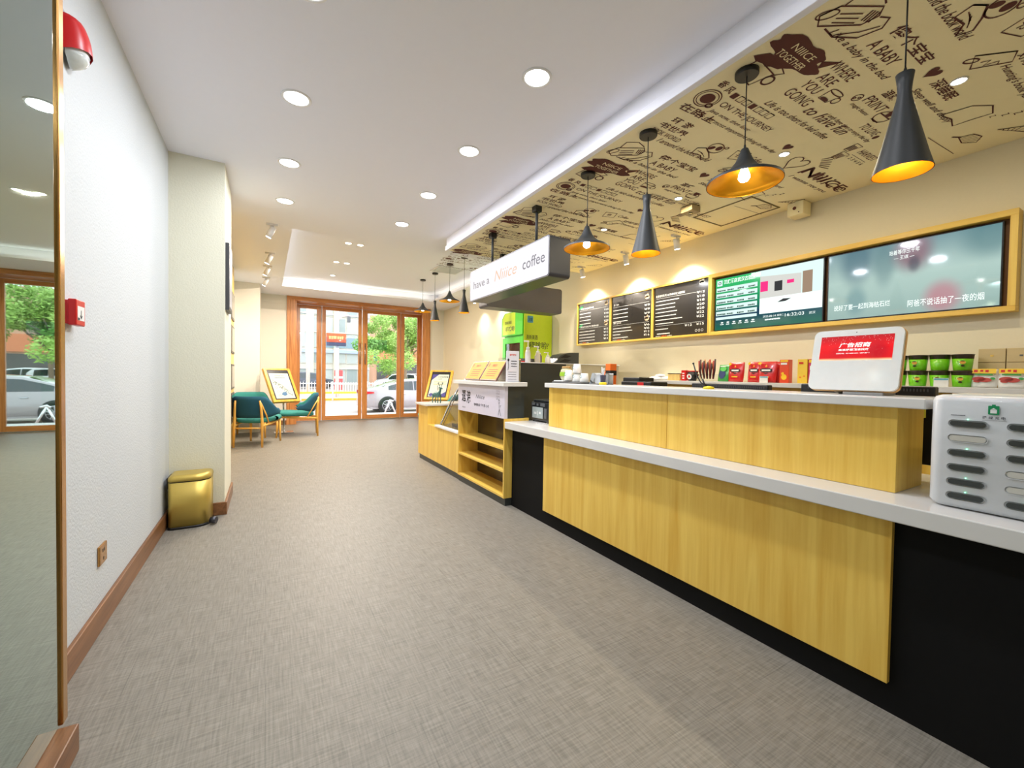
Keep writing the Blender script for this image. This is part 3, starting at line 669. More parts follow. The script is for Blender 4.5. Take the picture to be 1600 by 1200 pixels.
pendant('cone', 2.09, .66, SZ, 1.995, 'tall black cone pendant with gold lining, nearest the camera over the counter', gp)
pendant('flat', 2.09, 1.28, SZ, 2.19, 'wide black disc pendant with a glowing bulb, second from the camera', gp)
pendant('cone', 2.09, 1.915, SZ, 1.985, 'tall black cone pendant hanging between the two disc pendants over the counter', gp)
pendant('flat', 2.12, 2.53, SZ, 2.175, 'wide black disc pendant touching the lit sign box in the view', gp)
gp = 'black and gold pendants by the doors'
pendant('flat', 2.73, 8.32, HC+.2, 2.455, 'far black disc pendant hanging in front of the door frame corner', gp)
pendant('cone', 2.745, 7.65, HC+.2, 2.205, 'far black cone pendant just right of the door frame', gp)
pendant('flat', 2.73, 6.87, HC+.2, 2.455, 'far black disc pendant between the two distant cone pendants', gp)
pendant('cone', 2.76, 6.32, HC+.2, 2.195, 'far black cone pendant nearest the lit sign box', gp)

# ================================================================ HANGING SIGNS
DG = mat('sign_housing_grey', (56, 58, 66), .38)
t = thing('lightbox_sign', 'long hanging sign box with glowing white face reading have a coffee', 'sign', (2.21, 3.81, SZ))
M_ = Matrix.Translation((2.10, 0, 0)) @ Matrix(((0, 0, -1, 0), (-1, 0, 0, 0), (0, 1, 0, 0), (0, 0, 0, 1)))   # local x -> -y, local y -> z, normal -> -x
g = G(); g.prism(rrect(-4.63, 2.062, -2.995, 2.418, .03), .225, M_, smooth=False); g.build('housing', DG, t)
g = G(); g.prism(rrect(-4.617, 2.073, -3.008, 2.407, .024), .002, Matrix.Translation((-.003, 0, 0)) @ M_); g.build('lit_face', emat('lit_sign_face', (253, 250, 255), SIGN_E), t)
Mt = place((2.0955, 4.62, 2.07), (0, -1, 0), (0, 0, 1))
g = G(); write(g, 'have a', Mt, .10, .125, .40, .085, 0, 0, .004); write(g, 'coffee', Mt, 1.19, .125, .37, .10, 0, 0, .004); g.build('lettering', mat('sign_letter_grey', (70, 70, 78), .6), t, clean=False)
g = G(); write(g, 'Niiice', Mt, .62, .12, .46, .11, 0, .25, -.005); g.build('orange_lettering', emat('pale_orange_letter', (255, 214, 182), .62), t, clean=False)
for y in (4.14, 3.265):
    g = G(); g.cyl((2.14, y, 2.41), (2.14, y, SZ), .013, n=14); g.build('hanging_rod', SHADE, t)
    g = G(); g.box((2.105, y-.035, SZ-.055), (2.175, y+.035, SZ-.001), .006); g.build('ceiling_bracket', BLKP, t)
t = thing('blank_sign_box', 'dark grey hanging sign box with blank face behind the lit sign', 'sign', (2.92, 4.78, SZ))
g = G(); Mx = place((2.345, 4.66, 2.04), (1, 0, 0), (0, 0, 1)); g.prism(rrect(0, 0, 1.14, .335, .03), .235, Mx); g.build('housing', mat('sign_housing_taupe', (78, 76, 80), .4), t)
for x in (2.62, 3.22):
    g = G(); g.cyl((x, 4.78, 2.37), (x, 4.78, SZ), .012, n=12); g.build('hanging_rod', SHADE, t)
    g = G(); g.box((x-.03, 4.75, SZ-.05), (x+.03, 4.81, SZ-.001), .005); g.build('ceiling_bracket', BLKP, t)

# ================================================================ TRACK SPOTS
def spot(x, y, z, aim, label, grp, watts, ln=.115):
    t = thing('track_spotlight', label, 'spotlight', (x, y, z), 0, grp)
    boxo('mounting_box', (x-.07, y-.018, z-.022), (x+.05, y+.018, z), WHITEM, t, .003)
    a = Vector(aim).normalized(); p0 = Vector((x, y, z-.05)); 
    g = G(); g.tube([(x, y, z-.02), (x+.01, y, z-.04), tuple(p0)], .006, 8); g.build('stem', WHITEM, t)
    g = G(); g.cyl(p0-a*.012, p0+a*ln, .033, .033, 24); g.build('head', WHITEM, t)
    g = G(); g.cyl(p0+a*(ln+.0005), p0+a*(ln+.003), .028, .028, 20); g.build('lens', LED, t)
    q = a.to_track_quat('-Z', 'Y').to_euler(); pl = p0+a*(ln+.02)
    lamp('SPOT', 'beam', (pl.x-x, pl.y-y, pl.z-z), watts*1.3, (1, .95, .84), .02, tuple(q), t, 104, 1.0)
nm = ['nearest', 'second', 'third', 'farthest']
for i, (x, y) in enumerate(((.06, 5.64), (.047, 7.02), (.02, 7.9), (0, 8.87))):
    spot(x, y, HC, (-.45, .15, -1), 'white adjustable spotlight in the left ceiling row, %s of four' % nm[i], 'spotlights on the left of the raised ceiling', SPOT_W*.38)
for i, y in enumerate((3.10, 3.85, 4.69)):
    spot(3.85, y, SZ, (.24, .03, -1), 'white cylinder spotlight over the menu boards, %s of three from the camera' % nm[i].replace('farthest', 'third'), 'spotlights over the menu boards', SPOT_W*1.6, .10)
for i, y in enumerate((6.75, 7.45, 8.3)):
    spot(3.86, y, HC, (.10, 0, -1), 'white spotlight washing the right wall beyond the signs, %s of three' % nm[i], 'spotlights on the far right wall', SPOT_W*.9)

# ceiling gadgets over the back wall
t = thing('ceiling_speaker_box', 'small printed cream box where wall meets printed ceiling above the screens', 'sensor', (4.02, 1.97, 2.7))
g = G(); g.box((3.97, 1.90, 2.63), (4.10, 2.03, 2.745), .004); g.build('housing', MURALB, t)
g = G(); g.cyl((3.969, 1.97, 2.69), (3.966, 1.97, 2.69), .014, n=14); g.cyl((3.969, 1.935, 2.65), (3.967, 1.935, 2.65), .005, n=8); g.build('sensor_eye', INK, t)
t = thing('ceiling_projector', 'small tan box hanging from the printed ceiling beside the access hatch', 'sensor', (3.3, 2.52, 2.72))
g = G(); g.box((3.25, 2.46, 2.69), (3.37, 2.58, 2.745), .004); g.build('housing', mat('tan_box', (170, 150, 112), .6), t); g = G(); g.cyl((3.31, 2.52, 2.689), (3.31, 2.52, 2.685), .02, n=14); g.build('lens', BLKP, t)
g = G()
for a, b in (((3.55, 2.10), (3.99, 2.112)), ((3.55, 2.66), (3.99, 2.672)), ((3.55, 2.10), (3.562, 2.672)), ((3.978, 2.10), (3.99, 2.672))): g.box((a[0], a[1], SZ-.007), (b[0], b[1], SZ-.002))
tag(origin_to(g.build('access_hatch_frame', mat('hatch_gap', (120, 105, 70), .7)), (3.77, 2.38, SZ)), 'thin square outline of an access hatch in the printed ceiling', 'hatch')

# ================================================================ MENU BOARDS
CHALK = emat('menu_print', (225, 225, 220), .55); LEAFG = mat('menu_green', (40, 150, 90), .6); ORG = mat('menu_orange', (215, 90, 40), .6); FOOD = mat('menu_food_print', (232, 200, 160), .6)
CHALK = mat('menu_white_print', (238, 238, 234), .6)
t = thing('menu_board', 'wood-framed black menu of three panels on the back wall', 'menu board', (4.08, 3.9, 1.97))
g = G()
BY = [5.005, 4.30, 3.575, 2.815]; Z0, Z1 = 1.655, 2.29
g.box((4.03, 2.815, Z1-.022), (4.12, 5.005, Z1), .002); g.box((4.03, 2.815, Z0), (4.12, 5.005, Z0+.022), .002)
g.build('frame', MAPLEY, t)
for y in BY: boxo('frame_bar', (4.029, y-.011 if y != 2.815 else y, Z0+.022), (4.12, y+.011 if y != 5.005 else y, Z1-.022), MAPLE, t, .001)
BB = mat('menu_black', (46, 42, 38), .25, coat=.3)
for i in range(3):
    y0, y1 = BY[i]-.011, BY[i+1]+.011; W_ = y0-y1; H_ = Z1-Z0-.044
    p = boxo('panel', (4.05, y1, Z0+.022), (4.118, y0, Z1-.022), BB, t)
    Mp = place((4.0492, y0, Z0+.022), (0, -1, 0), (0, 0, 1)); g = G(); r = random.Random(i)
    def line(zf, wf, hf=.011, x0=.05): dashes(g, Mp, x0*W_, zf*H_, wf*W_, hf, r.random())
    def price(v, zf, xf=.82): write(g, '¥'+str(v), Mp, xf*W_, zf*H_, .075*W_/.6, .026)
    def rule(zf): fill(g, sq(.05*W_, zf*H_, .93*W_, zf*H_+.002), Mp)
    if i == 0:
        write(g, '奶昔 SMOOTHIES', Mp, .08*W_, .845*H_, .42*W_, .03, 0, 0, .01); rule(.82)
        for k in range(4): line(.74-.085*k, .36); price((18, 18, 18, 18)[k], .74-.085*k)
        write(g, '果茶系列 HEALTHY BEVERAGES', Mp, .08*W_, .395*H_, .58*W_, .028, 0, 0, .01); rule(.37)
        for k in range(4): line(.29-.075*k, .5); price((12, 12, 13, 14)[k], .29-.075*k)
    elif i == 1:
        write(g, '茶 TEA', Mp, .06*W_, .79*H_, .14*W_, .028, 0, 0, .01); rule(.76)
        for k in range(4): line(.68-.085*k, .38); price((9, 9, 9, 9)[k], .68-.085*k)
        write(g, '果汁 JUICE', Mp, .06*W_, .375*H_, .2*W_, .028, 0, 0, .01); rule(.345)
        for k in range(4): line(.27-.07*k, (.46, .5, .2, .4)[k]); price((6, 6, 12, 16)[k], .27-.07*k)
    else:
        write(g, '经典咖啡系列 AUTHENTIC COFFEE', Mp, .04*W_, .80*H_, .55*W_, .03, 0, 0, .01); rule(.775)
        for k in range(7): line(.71-.075*k, (.45, .38, .38, .42, .4, .52, .35)[k], .011, .04); price((15, 18, 18, 20, 20, 22, 22)[k], .745-.073*k, .80)
        rule(.225); line(.15, .26, .010, .04); price(12, .165, .60); price(15, .165, .80); line(.055, .25, .014, .08)
        for k in range(3): stroke(g, ell((.80+.05*k)*W_, .07*H_, .012, .012), .003, Mp)
    write(g, 'HAVE A', Mp, .05*W_, .012*H_, .10*W_, .011); write(g, 'coffee', Mp, .28*W_, .012*H_, .09*W_, .011)
    g.build('menu_lettering', CHALK, p, clean=False)
    g = G(); write(g, 'NIIICE?', Mp, .165*W_, .010*H_, .105*W_, .014, 0, 0, .02); g.build('orange_word', ORG, p, clean=False)
    if i == 0:
        g = G()
        for zf in (.87, .42): fill(g, ell(.09*W_, zf*H_+.02, .05, .016, rot=.4), Mp, lift=-.0003)
        g.build('green_leaf_mark', LEAFG, p, clean=False)
    g = G()
    for zf in ((.90, .43), (.86, .41), (.93,))[i]:
        cx, cz = .88*W_, zf*H_; fill(g, ell(cx, cz, .035, .022), Mp); fill(g, ell(cx+.008, cz+.02, .018, .024), Mp); fill(g, ell(cx-.02, cz+.012, .014, .02), Mp); stroke(g, [(cx, cz+.03), (cx+.012, cz+.055)], .004, Mp)
    g.build('food_picture', FOOD if i != 2 else CHALK, p, clean=False)

# ================================================================ SCREENS ON THE WALL
t = thing('screen_surround', 'wide wood box frame around the two wall screens', 'frame', (4.08, 1.75, 1.97))
g = G(); g.box((4.03, .70, Z1-.04), (4.12, 2.813, Z1), .002); g.box((4.03, .70, Z0-.005), (4.12, 2.813, Z0+.03), .002); g.build('frame_rail', MAPLEY, t)
for y0, y1 in ((.70, .735), (2.785, 2.813)): boxo('frame_post', (4.029, y0, Z0+.03), (4.12, y1, Z1-.04), MAPLE, t, .001)
boxo('back_board', (4.105, .735, Z0+.03), (4.12, 2.785, Z1-.04), mat('brown_back_board', (110, 72, 32), .5), t)
def tv(y0, y1, label):
    t = thing('television', label, 'screen', (4.09, (y0+y1)/2, 1.69))
    g = G(); g.box((4.072, y0, 1.688), (4.104, y1, 2.237), .003); g.build('casing', mat('tv_bezel', (20, 20, 24), .25), t)
    return t
def screen_plane(y0, y1, z0, z1, m, t, name='screen', x=4.0712):
    g = G(); Ms = place((x, y1, z0), (0, -1, 0), (0, 0, 1)); fill(g, sq(0, 0, y1-y0, z1-z0), Ms); return g.build(name, m, t, clean=False), Ms
def gradnodes(stops, axis=2, blobs=()):
    def fn(nt):
        tc = nt.nodes.new('ShaderNodeTexCoord'); sp = nt.nodes.new('ShaderNodeSeparateXYZ'); nt.links.new(tc.outputs['Generated'], sp.inputs[0])
        cr = nt.nodes.new('ShaderNodeValToRGB'); nt.links.new(sp.outputs[axis], cr.inputs[0]); e = cr.color_ramp.elements
        while len(e) < len(stops): e.new(.5)
        for k, (p, c) in enumerate(stops): e[k].position = p; e[k].color = srgb(c)
        cur = cr.outputs[0]
        for (cy, cz, ry, rz, c, s) in blobs:
            v = nt.nodes.new('ShaderNodeVectorMath'); v.operation = 'SUBTRACT'; v.inputs[1].default_value = (0, cy, cz); nt.links.new(tc.outputs['Generated'], v.inputs[0])
            w = nt.nodes.new('ShaderNodeVectorMath'); w.operation = 'MULTIPLY'; w.inputs[1].default_value = (0, 1/ry, 1/rz); nt.links.new(v.outputs[0], w.inputs[0])
            l = nt.nodes.new('ShaderNodeVectorMath'); l.operation = 'LENGTH'; nt.links.new(w.outputs[0], l.inputs[0])
            mr = nt.nodes.new('ShaderNodeMapRange'); mr.interpolation_type = 'SMOOTHSTEP'; mr.inputs[1].default_value = .3; mr.inputs[2].default_value = 1; mr.inputs[3].default_value = s; mr.inputs[4].default_value = 0; nt.links.new(l.outputs['Value'], mr.inputs[0])
            mx = nt.nodes.new('ShaderNodeMix'); mx.data_type = 'RGBA'; nt.links.new(mr.outputs[0], mx.inputs[0]); nt.links.new(cur, mx.inputs[6]); mx.inputs[7].default_value = srgb(c); cur = mx.outputs[2]
        return cur
    return fn
E_W = emat('screen_white_print', (235, 245, 240), .95); E_DG = emat('screen_dark_print', (40, 70, 60), .9)
# left screen: rate table, room picture, clock bar
t = tv(1.768, 2.775, 'left wall screen with green room-rate table and a hotel room picture')
Y0, Y1, ZA, ZB = 1.778, 2.765, 1.70, 2.228
sc_, Ms = screen_plane(Y0, Y1, ZA, ZB, screenmat('tv_green_screen', gradnodes([(0, (10, 90, 70)), (.3, (20, 50, 80)), (.5, (6, 120, 80)), (1, (10, 170, 90))]), .9), t)
W_, H_ = Y1-Y0, ZB-ZA
g = G(); fill(g, sq(.465*W_, .225*H_, W_, H_), Ms, 0, .0006)
for k in range(5): fill(g, sq(.01*W_, (.74-.115*k)*H_, .44*W_, (.80-.115*k)*H_+.012), Ms, 0, .0006)
fill(g, sq(.01*W_, .20*H_, .44*W_, .25*H_), Ms, 0, .0006); fill(g, sq(.015*W_, .86*H_, .075*W_, .97*H_), Ms, 0, .0006)
g.build('pale_areas', emat('screen_pale', (205, 228, 222), .85), sc_, clean=False)
g = G(); fill(g, sq(.465*W_, .225*H_, W_, .50*H_), Ms, 0, .0010); fill(g, [(.465*W_, .50*H_), (.72*W_, .50*H_), (.80*W_, .42*H_), (.465*W_, .36*H_)], Ms, 0, .0011); g.build('bed_picture', emat('screen_bed', (222, 240, 234), .95), sc_, clean=False)
g = G(); fill(g, [(.465*W_, .90*H_), (.83*W_, .84*H_), (.83*W_, .5*H_), (.465*W_, .5*H_)], Ms, 0, .0009); g.build('room_wall_picture', emat('screen_room_wall', (196, 196, 190), .85), sc_, clean=False)
g = G()
fill(g, sq(.84*W_, .50*H_, .92*W_, .86*H_), Ms, 0, .0013); g.build('curtain_picture', emat('screen_curtain', (150, 128, 108), .8), sc_, clean=False)
g = G(); fill(g, sq(.47*W_, .62*H_, .54*W_, .80*H_), Ms, 0, .0013); fill(g, sq(.71*W_, .70*H_, .77*W_, .76*H_), Ms, 0, .0013); g.build('pink_pictures', emat('screen_pink', (220, 50, 120), .9), sc_, clean=False)
g = G(); fill(g, sq(.60*W_, .60*H_, .67*W_, .77*H_), Ms, 0, .0013); fill(g, [(.63*W_, .40*H_), (.70*W_, .40*H_), (.75*W_, .44*H_), (.68*W_, .45*H_)], Ms, 0, .0014); g.build('dark_picture', emat('screen_dark', (60, 60, 62), .7), sc_, clean=False)
g = G(); write(g, '汉庭酒店武汉古田店', Ms, .09*W_, .885*H_, .33*W_, .045, 0, 0, .015, lift=.001)
write(g, '16:32:03', Ms, .70*W_, .135*H_, .16*W_, .028, lift=.001); write(g, '2022-06-14', Ms, .50*W_, .155*H_, .12*W_, .018, lift=.001); write(g, '星期二', Ms, .63*W_, .155*H_, .06*W_, .018, lift=.001); write(g, '武汉', Ms, .90*W_, .135*H_, .05*W_, .022, lift=.001)
dashes(g, Ms, .52*W_, .10*H_, .14*W_, .014, 4, lift=.001)
for k in range(6): fill(g, ell((.08+.065*k)*W_, .14*H_, .014, .007), Ms, 0, .001); dashes(g, Ms, (.06+.065*k)*W_, .095*H_, .04*W_, .010, k, lift=.001)
g.build('screen_lettering', E_W, sc_, clean=False)
g = G()
for k in range(5):
    for j in range(4): dashes(g, Ms, (.02+.11*j)*W_, (.75-.115*k)*H_, (.07 if j else .1)*W_, .016, k*5+j, lift=.0009)
stroke(g, ell(.045*W_, .915*H_, .014, .012), .006, Ms, lift=.001)
g.build('table_lettering', E_DG, sc_, clean=False)
# right screen: lyrics over a blurred picture
t = tv(.765, 1.745, 'right wall screen showing white lyric lines over a blurred grey-green picture')
Y0, Y1 = .775, 1.735
bl = [(.80, .85, .16, .5, (60, 95, 110), .7), (.62, .75, .1, .45, (62, 100, 108), .5), (.80, .25, .10, .3, (85, 125, 130), .6), (.45, .85, .16, .38, (120, 80, 95), .8), (.44, .68, .05, .16, (50, 60, 75), .6), (.28, .18, .14, .3, (170, 100, 115), .7), (.05, .9, .2, .4, (70, 110, 115), .6)]
sc_, Ms = screen_plane(Y0, Y1, ZA, ZB, screenmat('tv_lyric_screen', gradnodes([(0, (132, 158, 152)), (.55, (158, 182, 175)), (1, (105, 135, 140))], 2, bl), .85), t)
W_ = Y1-Y0; g = G()
write(g, '说好了要一起到海枯石烂', Ms, .045*W_, .13*H_, .38*W_, .045, lift=.001); write(g, '阿爸不说话抽了一夜的烟', Ms, .53*W_, .085*H_, .40*W_, .05, lift=.001)
write(g, '站着等你三千年', Ms, .41*W_, .84*H_, .18*W_, .035, lift=.001); write(g, '— 王琪 —', Ms, .44*W_, .765*H_, .12*W_, .03, lift=.001)
g.build('screen_lettering', E_W, sc_, clean=False)

# ================================================================ GREEN DRINKS FRIDGE
GRN = mat('fridge_green', (86, 222, 52), .3, coat=.4); LIME = mat('fridge_lime', (214, 242, 44), .3, coat=.4)
t = thing('drinks_fridge', 'bright green glass-door drinks fridge with lime side panel against the back wall', 'fridge', (3.83, 6.1, 0))
g = G(); g.box((3.60, 5.765, 0), (4.11, 6.46, 1.96), .01); g.build('cabinet', GRN, t)
g = G(); g.box((3.565, 5.755, .05), (4.11, 5.766, 2.25), .002); g.build('side_panel', LIME, t)
g = G(); Mg = place((3.60, 6.47, 1.86), (0, -1, 0), (0, 0, 1)); g.prism([(0, 0), (.69, 0), (.69, .39), (.10, .39), (0, .30)], -.05, Mg); g.box((3.60, 5.767, 1.96), (4.11, 6.46, 2.25), .01); g.build('header', GRN, t)
g = G(); Mg2 = place((3.548, 6.47, 1.86), (0, -1, 0), (0, 0, 1)); fill(g, [(.04, .02), (.46, .02), (.46, .38), (.12, .38), (.03, .29)], Mg2); g.build('header_print', LIME, t, clean=False)
g = G()
for a, b in (((3.56, 5.775, .06), (3.60, 5.87, 1.83)), ((3.56, 6.36, .06), (3.60, 6.45, 1.83)), ((3.56, 5.87, .06), (3.60, 6.36, .16)), ((3.56, 5.87, 1.73), (3.60, 6.36, 1.83))): g.box(a, b, .004)
d = g.build('door_frame', GRN, t)
boxo('door_glass', (3.572, 5.87, .16), (3.578, 6.36, 1.73), GLASS, d); g = G(); g.tube([(3.545, 5.83, .9), (3.545, 5.83, 1.3)], .01); g.build('handle', STEEL, d)
boxo('interior', (3.597, 5.875, .16), (3.602, 6.355, 1.73), mat('fridge_interior', (120, 116, 118), .4), t)
for k in range(4):
    z = .35+.33*k; boxo('wire_shelf', (3.583, 5.875, z), (3.6, 6.355, z+.01), WHITEM, t)
g = G(); Ml = place((3.565, 5.7535, 0), (1, 0, 0), (0, 0, 1))
write(g, '清新美酒', Ml, .04, 1.78, .22, .075, 0, 0, .0); write(g, '嗨啥哟?', Ml, .10, 1.63, .38, .12, 0, .15, .004); write(g, '汉庭', Ml, .075, 2.075, .08, .055, 0, 0, .01)
write(g, '清新美酒', Mg2, .12, .20, .22, .05, 0, 0, .01, lift=.001); write(g, '嗨啥哟', Mg2, .14, .07, .30, .09, 0, .15, .01, lift=.001)
g.build('lettering', mat('fridge_dark_print', (30, 60, 50), .5), t, clean=False)
g = G(); fill(g, rrect(.06, 2.05, .17, 2.16, .015), Ml, 0, -.0005); g.build('blue_mark', mat('fridge_blue', (90, 170, 200), .5), t, clean=False)

# ================================================================ CHAIRS
TEAL = mat('teal_fabric_lit', (48, 128, 122), .9, var=.12, scale=220, bump=.3); TEAL_SHADED = mat('teal_fabric_shaded', (26, 84, 108), .9, var=.12, scale=220, bump=.3)  # one fabric: lit tone for seat and inside, shaded tone painted on the outside
def chair(x, y, rz, label):
    t = thing('lounge_chair', label, 'chair', (x, y, 0), rz, 'teal lounge chairs by the doors')
    N, Mm = 29, 7; fo, fi = [], []
    for i in range(N):
        u = -1+2*i/(N-1); a = u*1.75; px, py = .315*math.sin(a)*(1+.06*abs(u)), -.03-.265*math.cos(a) if abs(a) < PI/2 else -.03-.265*math.cos(a)*1.5
        s = min(1, max(0, (abs(u)-.38)/.5)); s = s*s*(3-2*s); zt = .80-.20*s-(.06 if abs(u) > .97 else 0); zb = .455+.045*s+(.05 if abs(u) > .97 else 0)
        ro, ri = [], []
        for j in range(Mm):
            v = j/(Mm-1); z = zb+(zt-zb)*v; tilt = -.07*(v-.2)*(1-.5*s); th = .02*math.sqrt(max(.05, 1-(2*v-1)**4)); n = Vector((math.sin(a), -math.cos(a)))
            ro.append((px+n.x*th, py+n.y*th+tilt, z)); ri.append((px-n.x*th, py-n.y*th+tilt, z))
        fo.append(ro); fi.append(ri)
    g = G(); g.grid(fo, 0); g.grid([r[::-1] for r in fi], 1)
    for R1, R2 in (([r[-1] for r in fo], [r[-1] for r in fi]), ([r[0] for r in fi], [r[0] for r in fo])): g.grid([R1, R2], 0)
    g.grid([fo[0], fi[0]], 0); g.grid([fi[-1], fo[-1]], 0)
    g.build('backrest', [TEAL_SHADED, TEAL], t, world=False)
    P = []
    for (s_, z) in ((.90, .385), (1, .40), (1.01, .425), (.98, .448), (.85, .46), (.5, .465), (.02, .466)):
        P.append([(s_*(.265 if math.sin(a) < 0 else .30)*math.copysign(abs(math.cos(a))**.6, math.cos(a)), .06+s_*.33*math.copysign(abs(math.sin(a))**.6, math.sin(a)), z-.03*(.5-math.sin(a)*.5)+.015) for a in [2*PI*k/28 for k in range(29)]])
    g = G(); g.grid(P); g._add(P[0][:-1], [tuple(range(28))]); g.build('seat', [TEAL], t, world=False)
    for sx in (-1, 1):
        g = G(); g.tube([(sx*.205, -.335, 0), (sx*.20, -.325, .40), (sx*.19, -.335, .60), (sx*.175, -.35, .735)], [.016, .021, .018, .012], 10); g.build('leg', CHAIRW, t, world=False)
        g = G(); g.tube([(sx*.235, .345, 0), (sx*.225, .32, .38)], [.014, .021], 10); g.build('leg', CHAIRW, t, world=False)
        g = G(); g.tube([(sx*.19, -.345, .70), (sx*.225, -.23, .50), (sx*.235, -.16, .37)], [.010, .012, .012], 8); g.build('back_strut', CHAIRW, t, world=False)
        g = G(); g.tube([(sx*.205, -.325, .335), (sx*.235, -.1, .35), (sx*.23, .33, .375)], .017, 8); g.build('side_rail', CHAIRW, t, world=False)
    for yy, z in ((-.32, .30), (.315, .36)):
        g = G(); g.tube([(-.21, yy, z), (.21, yy, z)], .013, 8); g.build('stretcher', CHAIRW, t, world=False)
    return t
chair(-.13, 8.05, -.36, 'teal lounge chair nearest the camera, seen from behind, left of the doors')
chair(.51, 8.87, 1.52, 'teal lounge chair seen side-on in front of the glass doors, facing left')
chair(-.26, 9.08, PI+.02, 'teal lounge chair facing the camera, mostly hidden behind the nearest one')
chair(2.82, 7.55, 1.25, 'teal lounge chair almost hidden behind the end cabinet on the right')

# ================================================================ POSTER STANDS
def poster_stand(x, y, zb, th, le, w, L, label):
    t = thing('poster_stand', label, 'poster stand', (x, y, 0), 0)
    n = Vector((math.cos(th), math.sin(th), 0)); wv = Vector((-math.sin(th), math.cos(th), 0)); up = Vector((0, 0, 1))*math.cos(le)-n*math.sin(le)
    M = place(Vector((x, y, zb))-wv*w/2, wv, up)
    g = G()
    for a, b in (((0, 0, -.06), (.05, L, 0)), ((w-.05, 0, -.06), (w, L, 0)), ((.05, 0, -.06), (w-.05, .05, 0)), ((.05, L-.04, -.06), (w-.05, L, 0))): g.box(a, b, .004, M=M)
    g.build('frame', GOLDW, t)
    g = G(); g.prism(sq(.05, .05, w-.05, L-.04), .012, Matrix.Translation(-(wv.cross(up))*.006) @ M); g.build('black_mount', BLKP, t)
    arch = [(.075, .075), (w-.075, .075), (w-.075, L-.11)]+[(w/2+(w/2-.075)*math.cos(a), L-.115+.035*math.sin(a)) for a in [PI*k/10 for k in range(1, 10)]]+[(.075, L-.11)]
    g = G(); fill(g, [(p[0], min(p[1], L-.115)) for p in arch], M, lift=-.004); p = g.build('poster', mat('poster_paper', (188, 200, 190), .35, coat=.3), t, clean=False)
    g = G(); g.tube([(x-n.x*.12, y-n.y*.12, .02), (x-n.x*.16, y-n.y*.16, zb+.28)], .016, 10); g.build('pole', STEEL, t)
    g = G(); g.box((x-n.x*.12-.17, y-n.y*.12-.14, 0), (x-n.x*.12+.17, y-n.y*.12+.14, .02), .006); g.build('base_plate', STEEL, t)
    return t, p, M, w, L
t, p, M, w, L = poster_stand(.356, 9.233, .616, -1.078, .548, .525, .753, 'tilted gold-framed poster with plant sketches left of the glass doors')
g = G(); write(g, 'HUMOR TREE', M, .17, .57, .19, .025, 0, .2, .0, lift=-.003); dashes(g, M, .15, .53, .22, .01, 3, lift=-.003)
rr = random.Random(3)
for k in range(42):
    u = k/41; cx, cz = .11+.28*u+rr.uniform(-.03, .03), .46-.30*u+rr.uniform(-.03, .03); a = rr.uniform(0, 3)
    fill(g, ell(cx, cz, rr.uniform(.006, .017), .005, n=8, rot=a), M, lift=-.003)
stroke(g, [(.10, .50), (.16, .44), (.25, .38), (.34, .26), (.42, .20)], .004, M, lift=-.003)
for k in range(5): stroke(g, ell(.12+.01*k, .50-.09*k, .02, .02), .003, M, lift=-.003)
g.build('drawing', INKB, p, clean=False)
g = G(); fill(g, [(.20, .16), (.23, .21), (.30, .22), (.31, .15), (.25, .13)], M, lift=-.0025); g.build('blue_bird_drawing', mat('bird_blue', (70, 110, 150), .6), p, clean=False)
t, p, M, w, L = poster_stand(3.014, 8.292, .672, -2.211, .661, .507, .768, 'tilted gold-framed poster with purple corner behind the end cabinet')
g = G(); fill(g, [(.075, .653), (.075, .50), (.21, .653)], M, lift=-.003); fill(g, [(.432, .075), (.432, .20), (.25, .075)], M, lift=-.003); fill(g, ell(.13, .12, .045, .04), M, lift=-.003); g.build('purple_corner', mat('poster_purple', (58, 52, 130), .6), p, clean=False)
g = G(); write(g, '小食日多优惠', M, .20, .565, .22, .04, 0, 0, .012, lift=-.003); write(g, '八大菜', M, .2, .515, .09, .03, 0, 0, .012, lift=-.003); g.build('lettering', INKB, p, clean=False)
g = G()
for k in range(3): dashes(g, M, .13, .45-.035*k, .28, .012, k, lift=-.003)
g.build('gold_lettering', mat('poster_gold_print', (205, 165, 90), .6), p, clean=False)
# ================================================================ ON THE RAISED COUNTER
ZR, ZL, ZS = 1.1395, .7755, 1.1685
# advertising screen
t = thing('advertising_screen', 'white tablet-like advertising screen with gold rim showing a red slide', 'screen', (2.2, .83, ZR))
upv = (.22, 0, .975); Mtb = place((2.165, .995, 1.158), (0, -1, 0), upv)
g = G(); g.prism(rrect(0, 0, .322, .272, .026), .014, Mtb); g.build('front_panel', mat('tablet_white', (226, 230, 228), .12, coat=.5), t)
g = G(); g.prism(rrect(-.002, -.002, .324, .274, .028), .014, Mtb @ Matrix.Translation((0, 0, -.0145))); g.build('gold_back', mat('gold_rim', (222, 170, 100), .3, metal=.7), t)
g = G(); g.box((2.17, .86, ZR), (2.30, .72, ZR+.012), .003); g.prism(sq(.09, .0, .24, .10), .06, Mtb @ Matrix.Translation((0, 0, -.03))); g.build('stand', mat('tablet_stand', (150, 150, 150), .35), t)
g = G(); fill(g, sq(.030, .132, .292, .243), Mtb, lift=.0006); s_ = g.build('display', screenmat('red_slide', gradnodes([(0, (250, 225, 190)), (.05, (245, 160, 120)), (.10, (205, 18, 26)), (.6, (220, 16, 26)), (1, (170, 20, 30))], 2, [(.2, .4, .2, .5, (160, 16, 34), .6), (.7, .3, .2, .4, (190, 16, 34), .5)]), .85), t, clean=False)
g = G(); write(g, '广告招商', Mtb, .102, .190, .115, .022, 0, .15, .02, lift=.0012); write(g, '高清屏幕精准投放', Mtb, .102, .175, .11, .010, 0, 0, .02, lift=.0012); write(g, '招商热线：027-8888-2244（谢绝推广）', Mtb, .095, .161, .12, .006, 0, 0, .01, lift=.0012)
rr = random.Random(5)
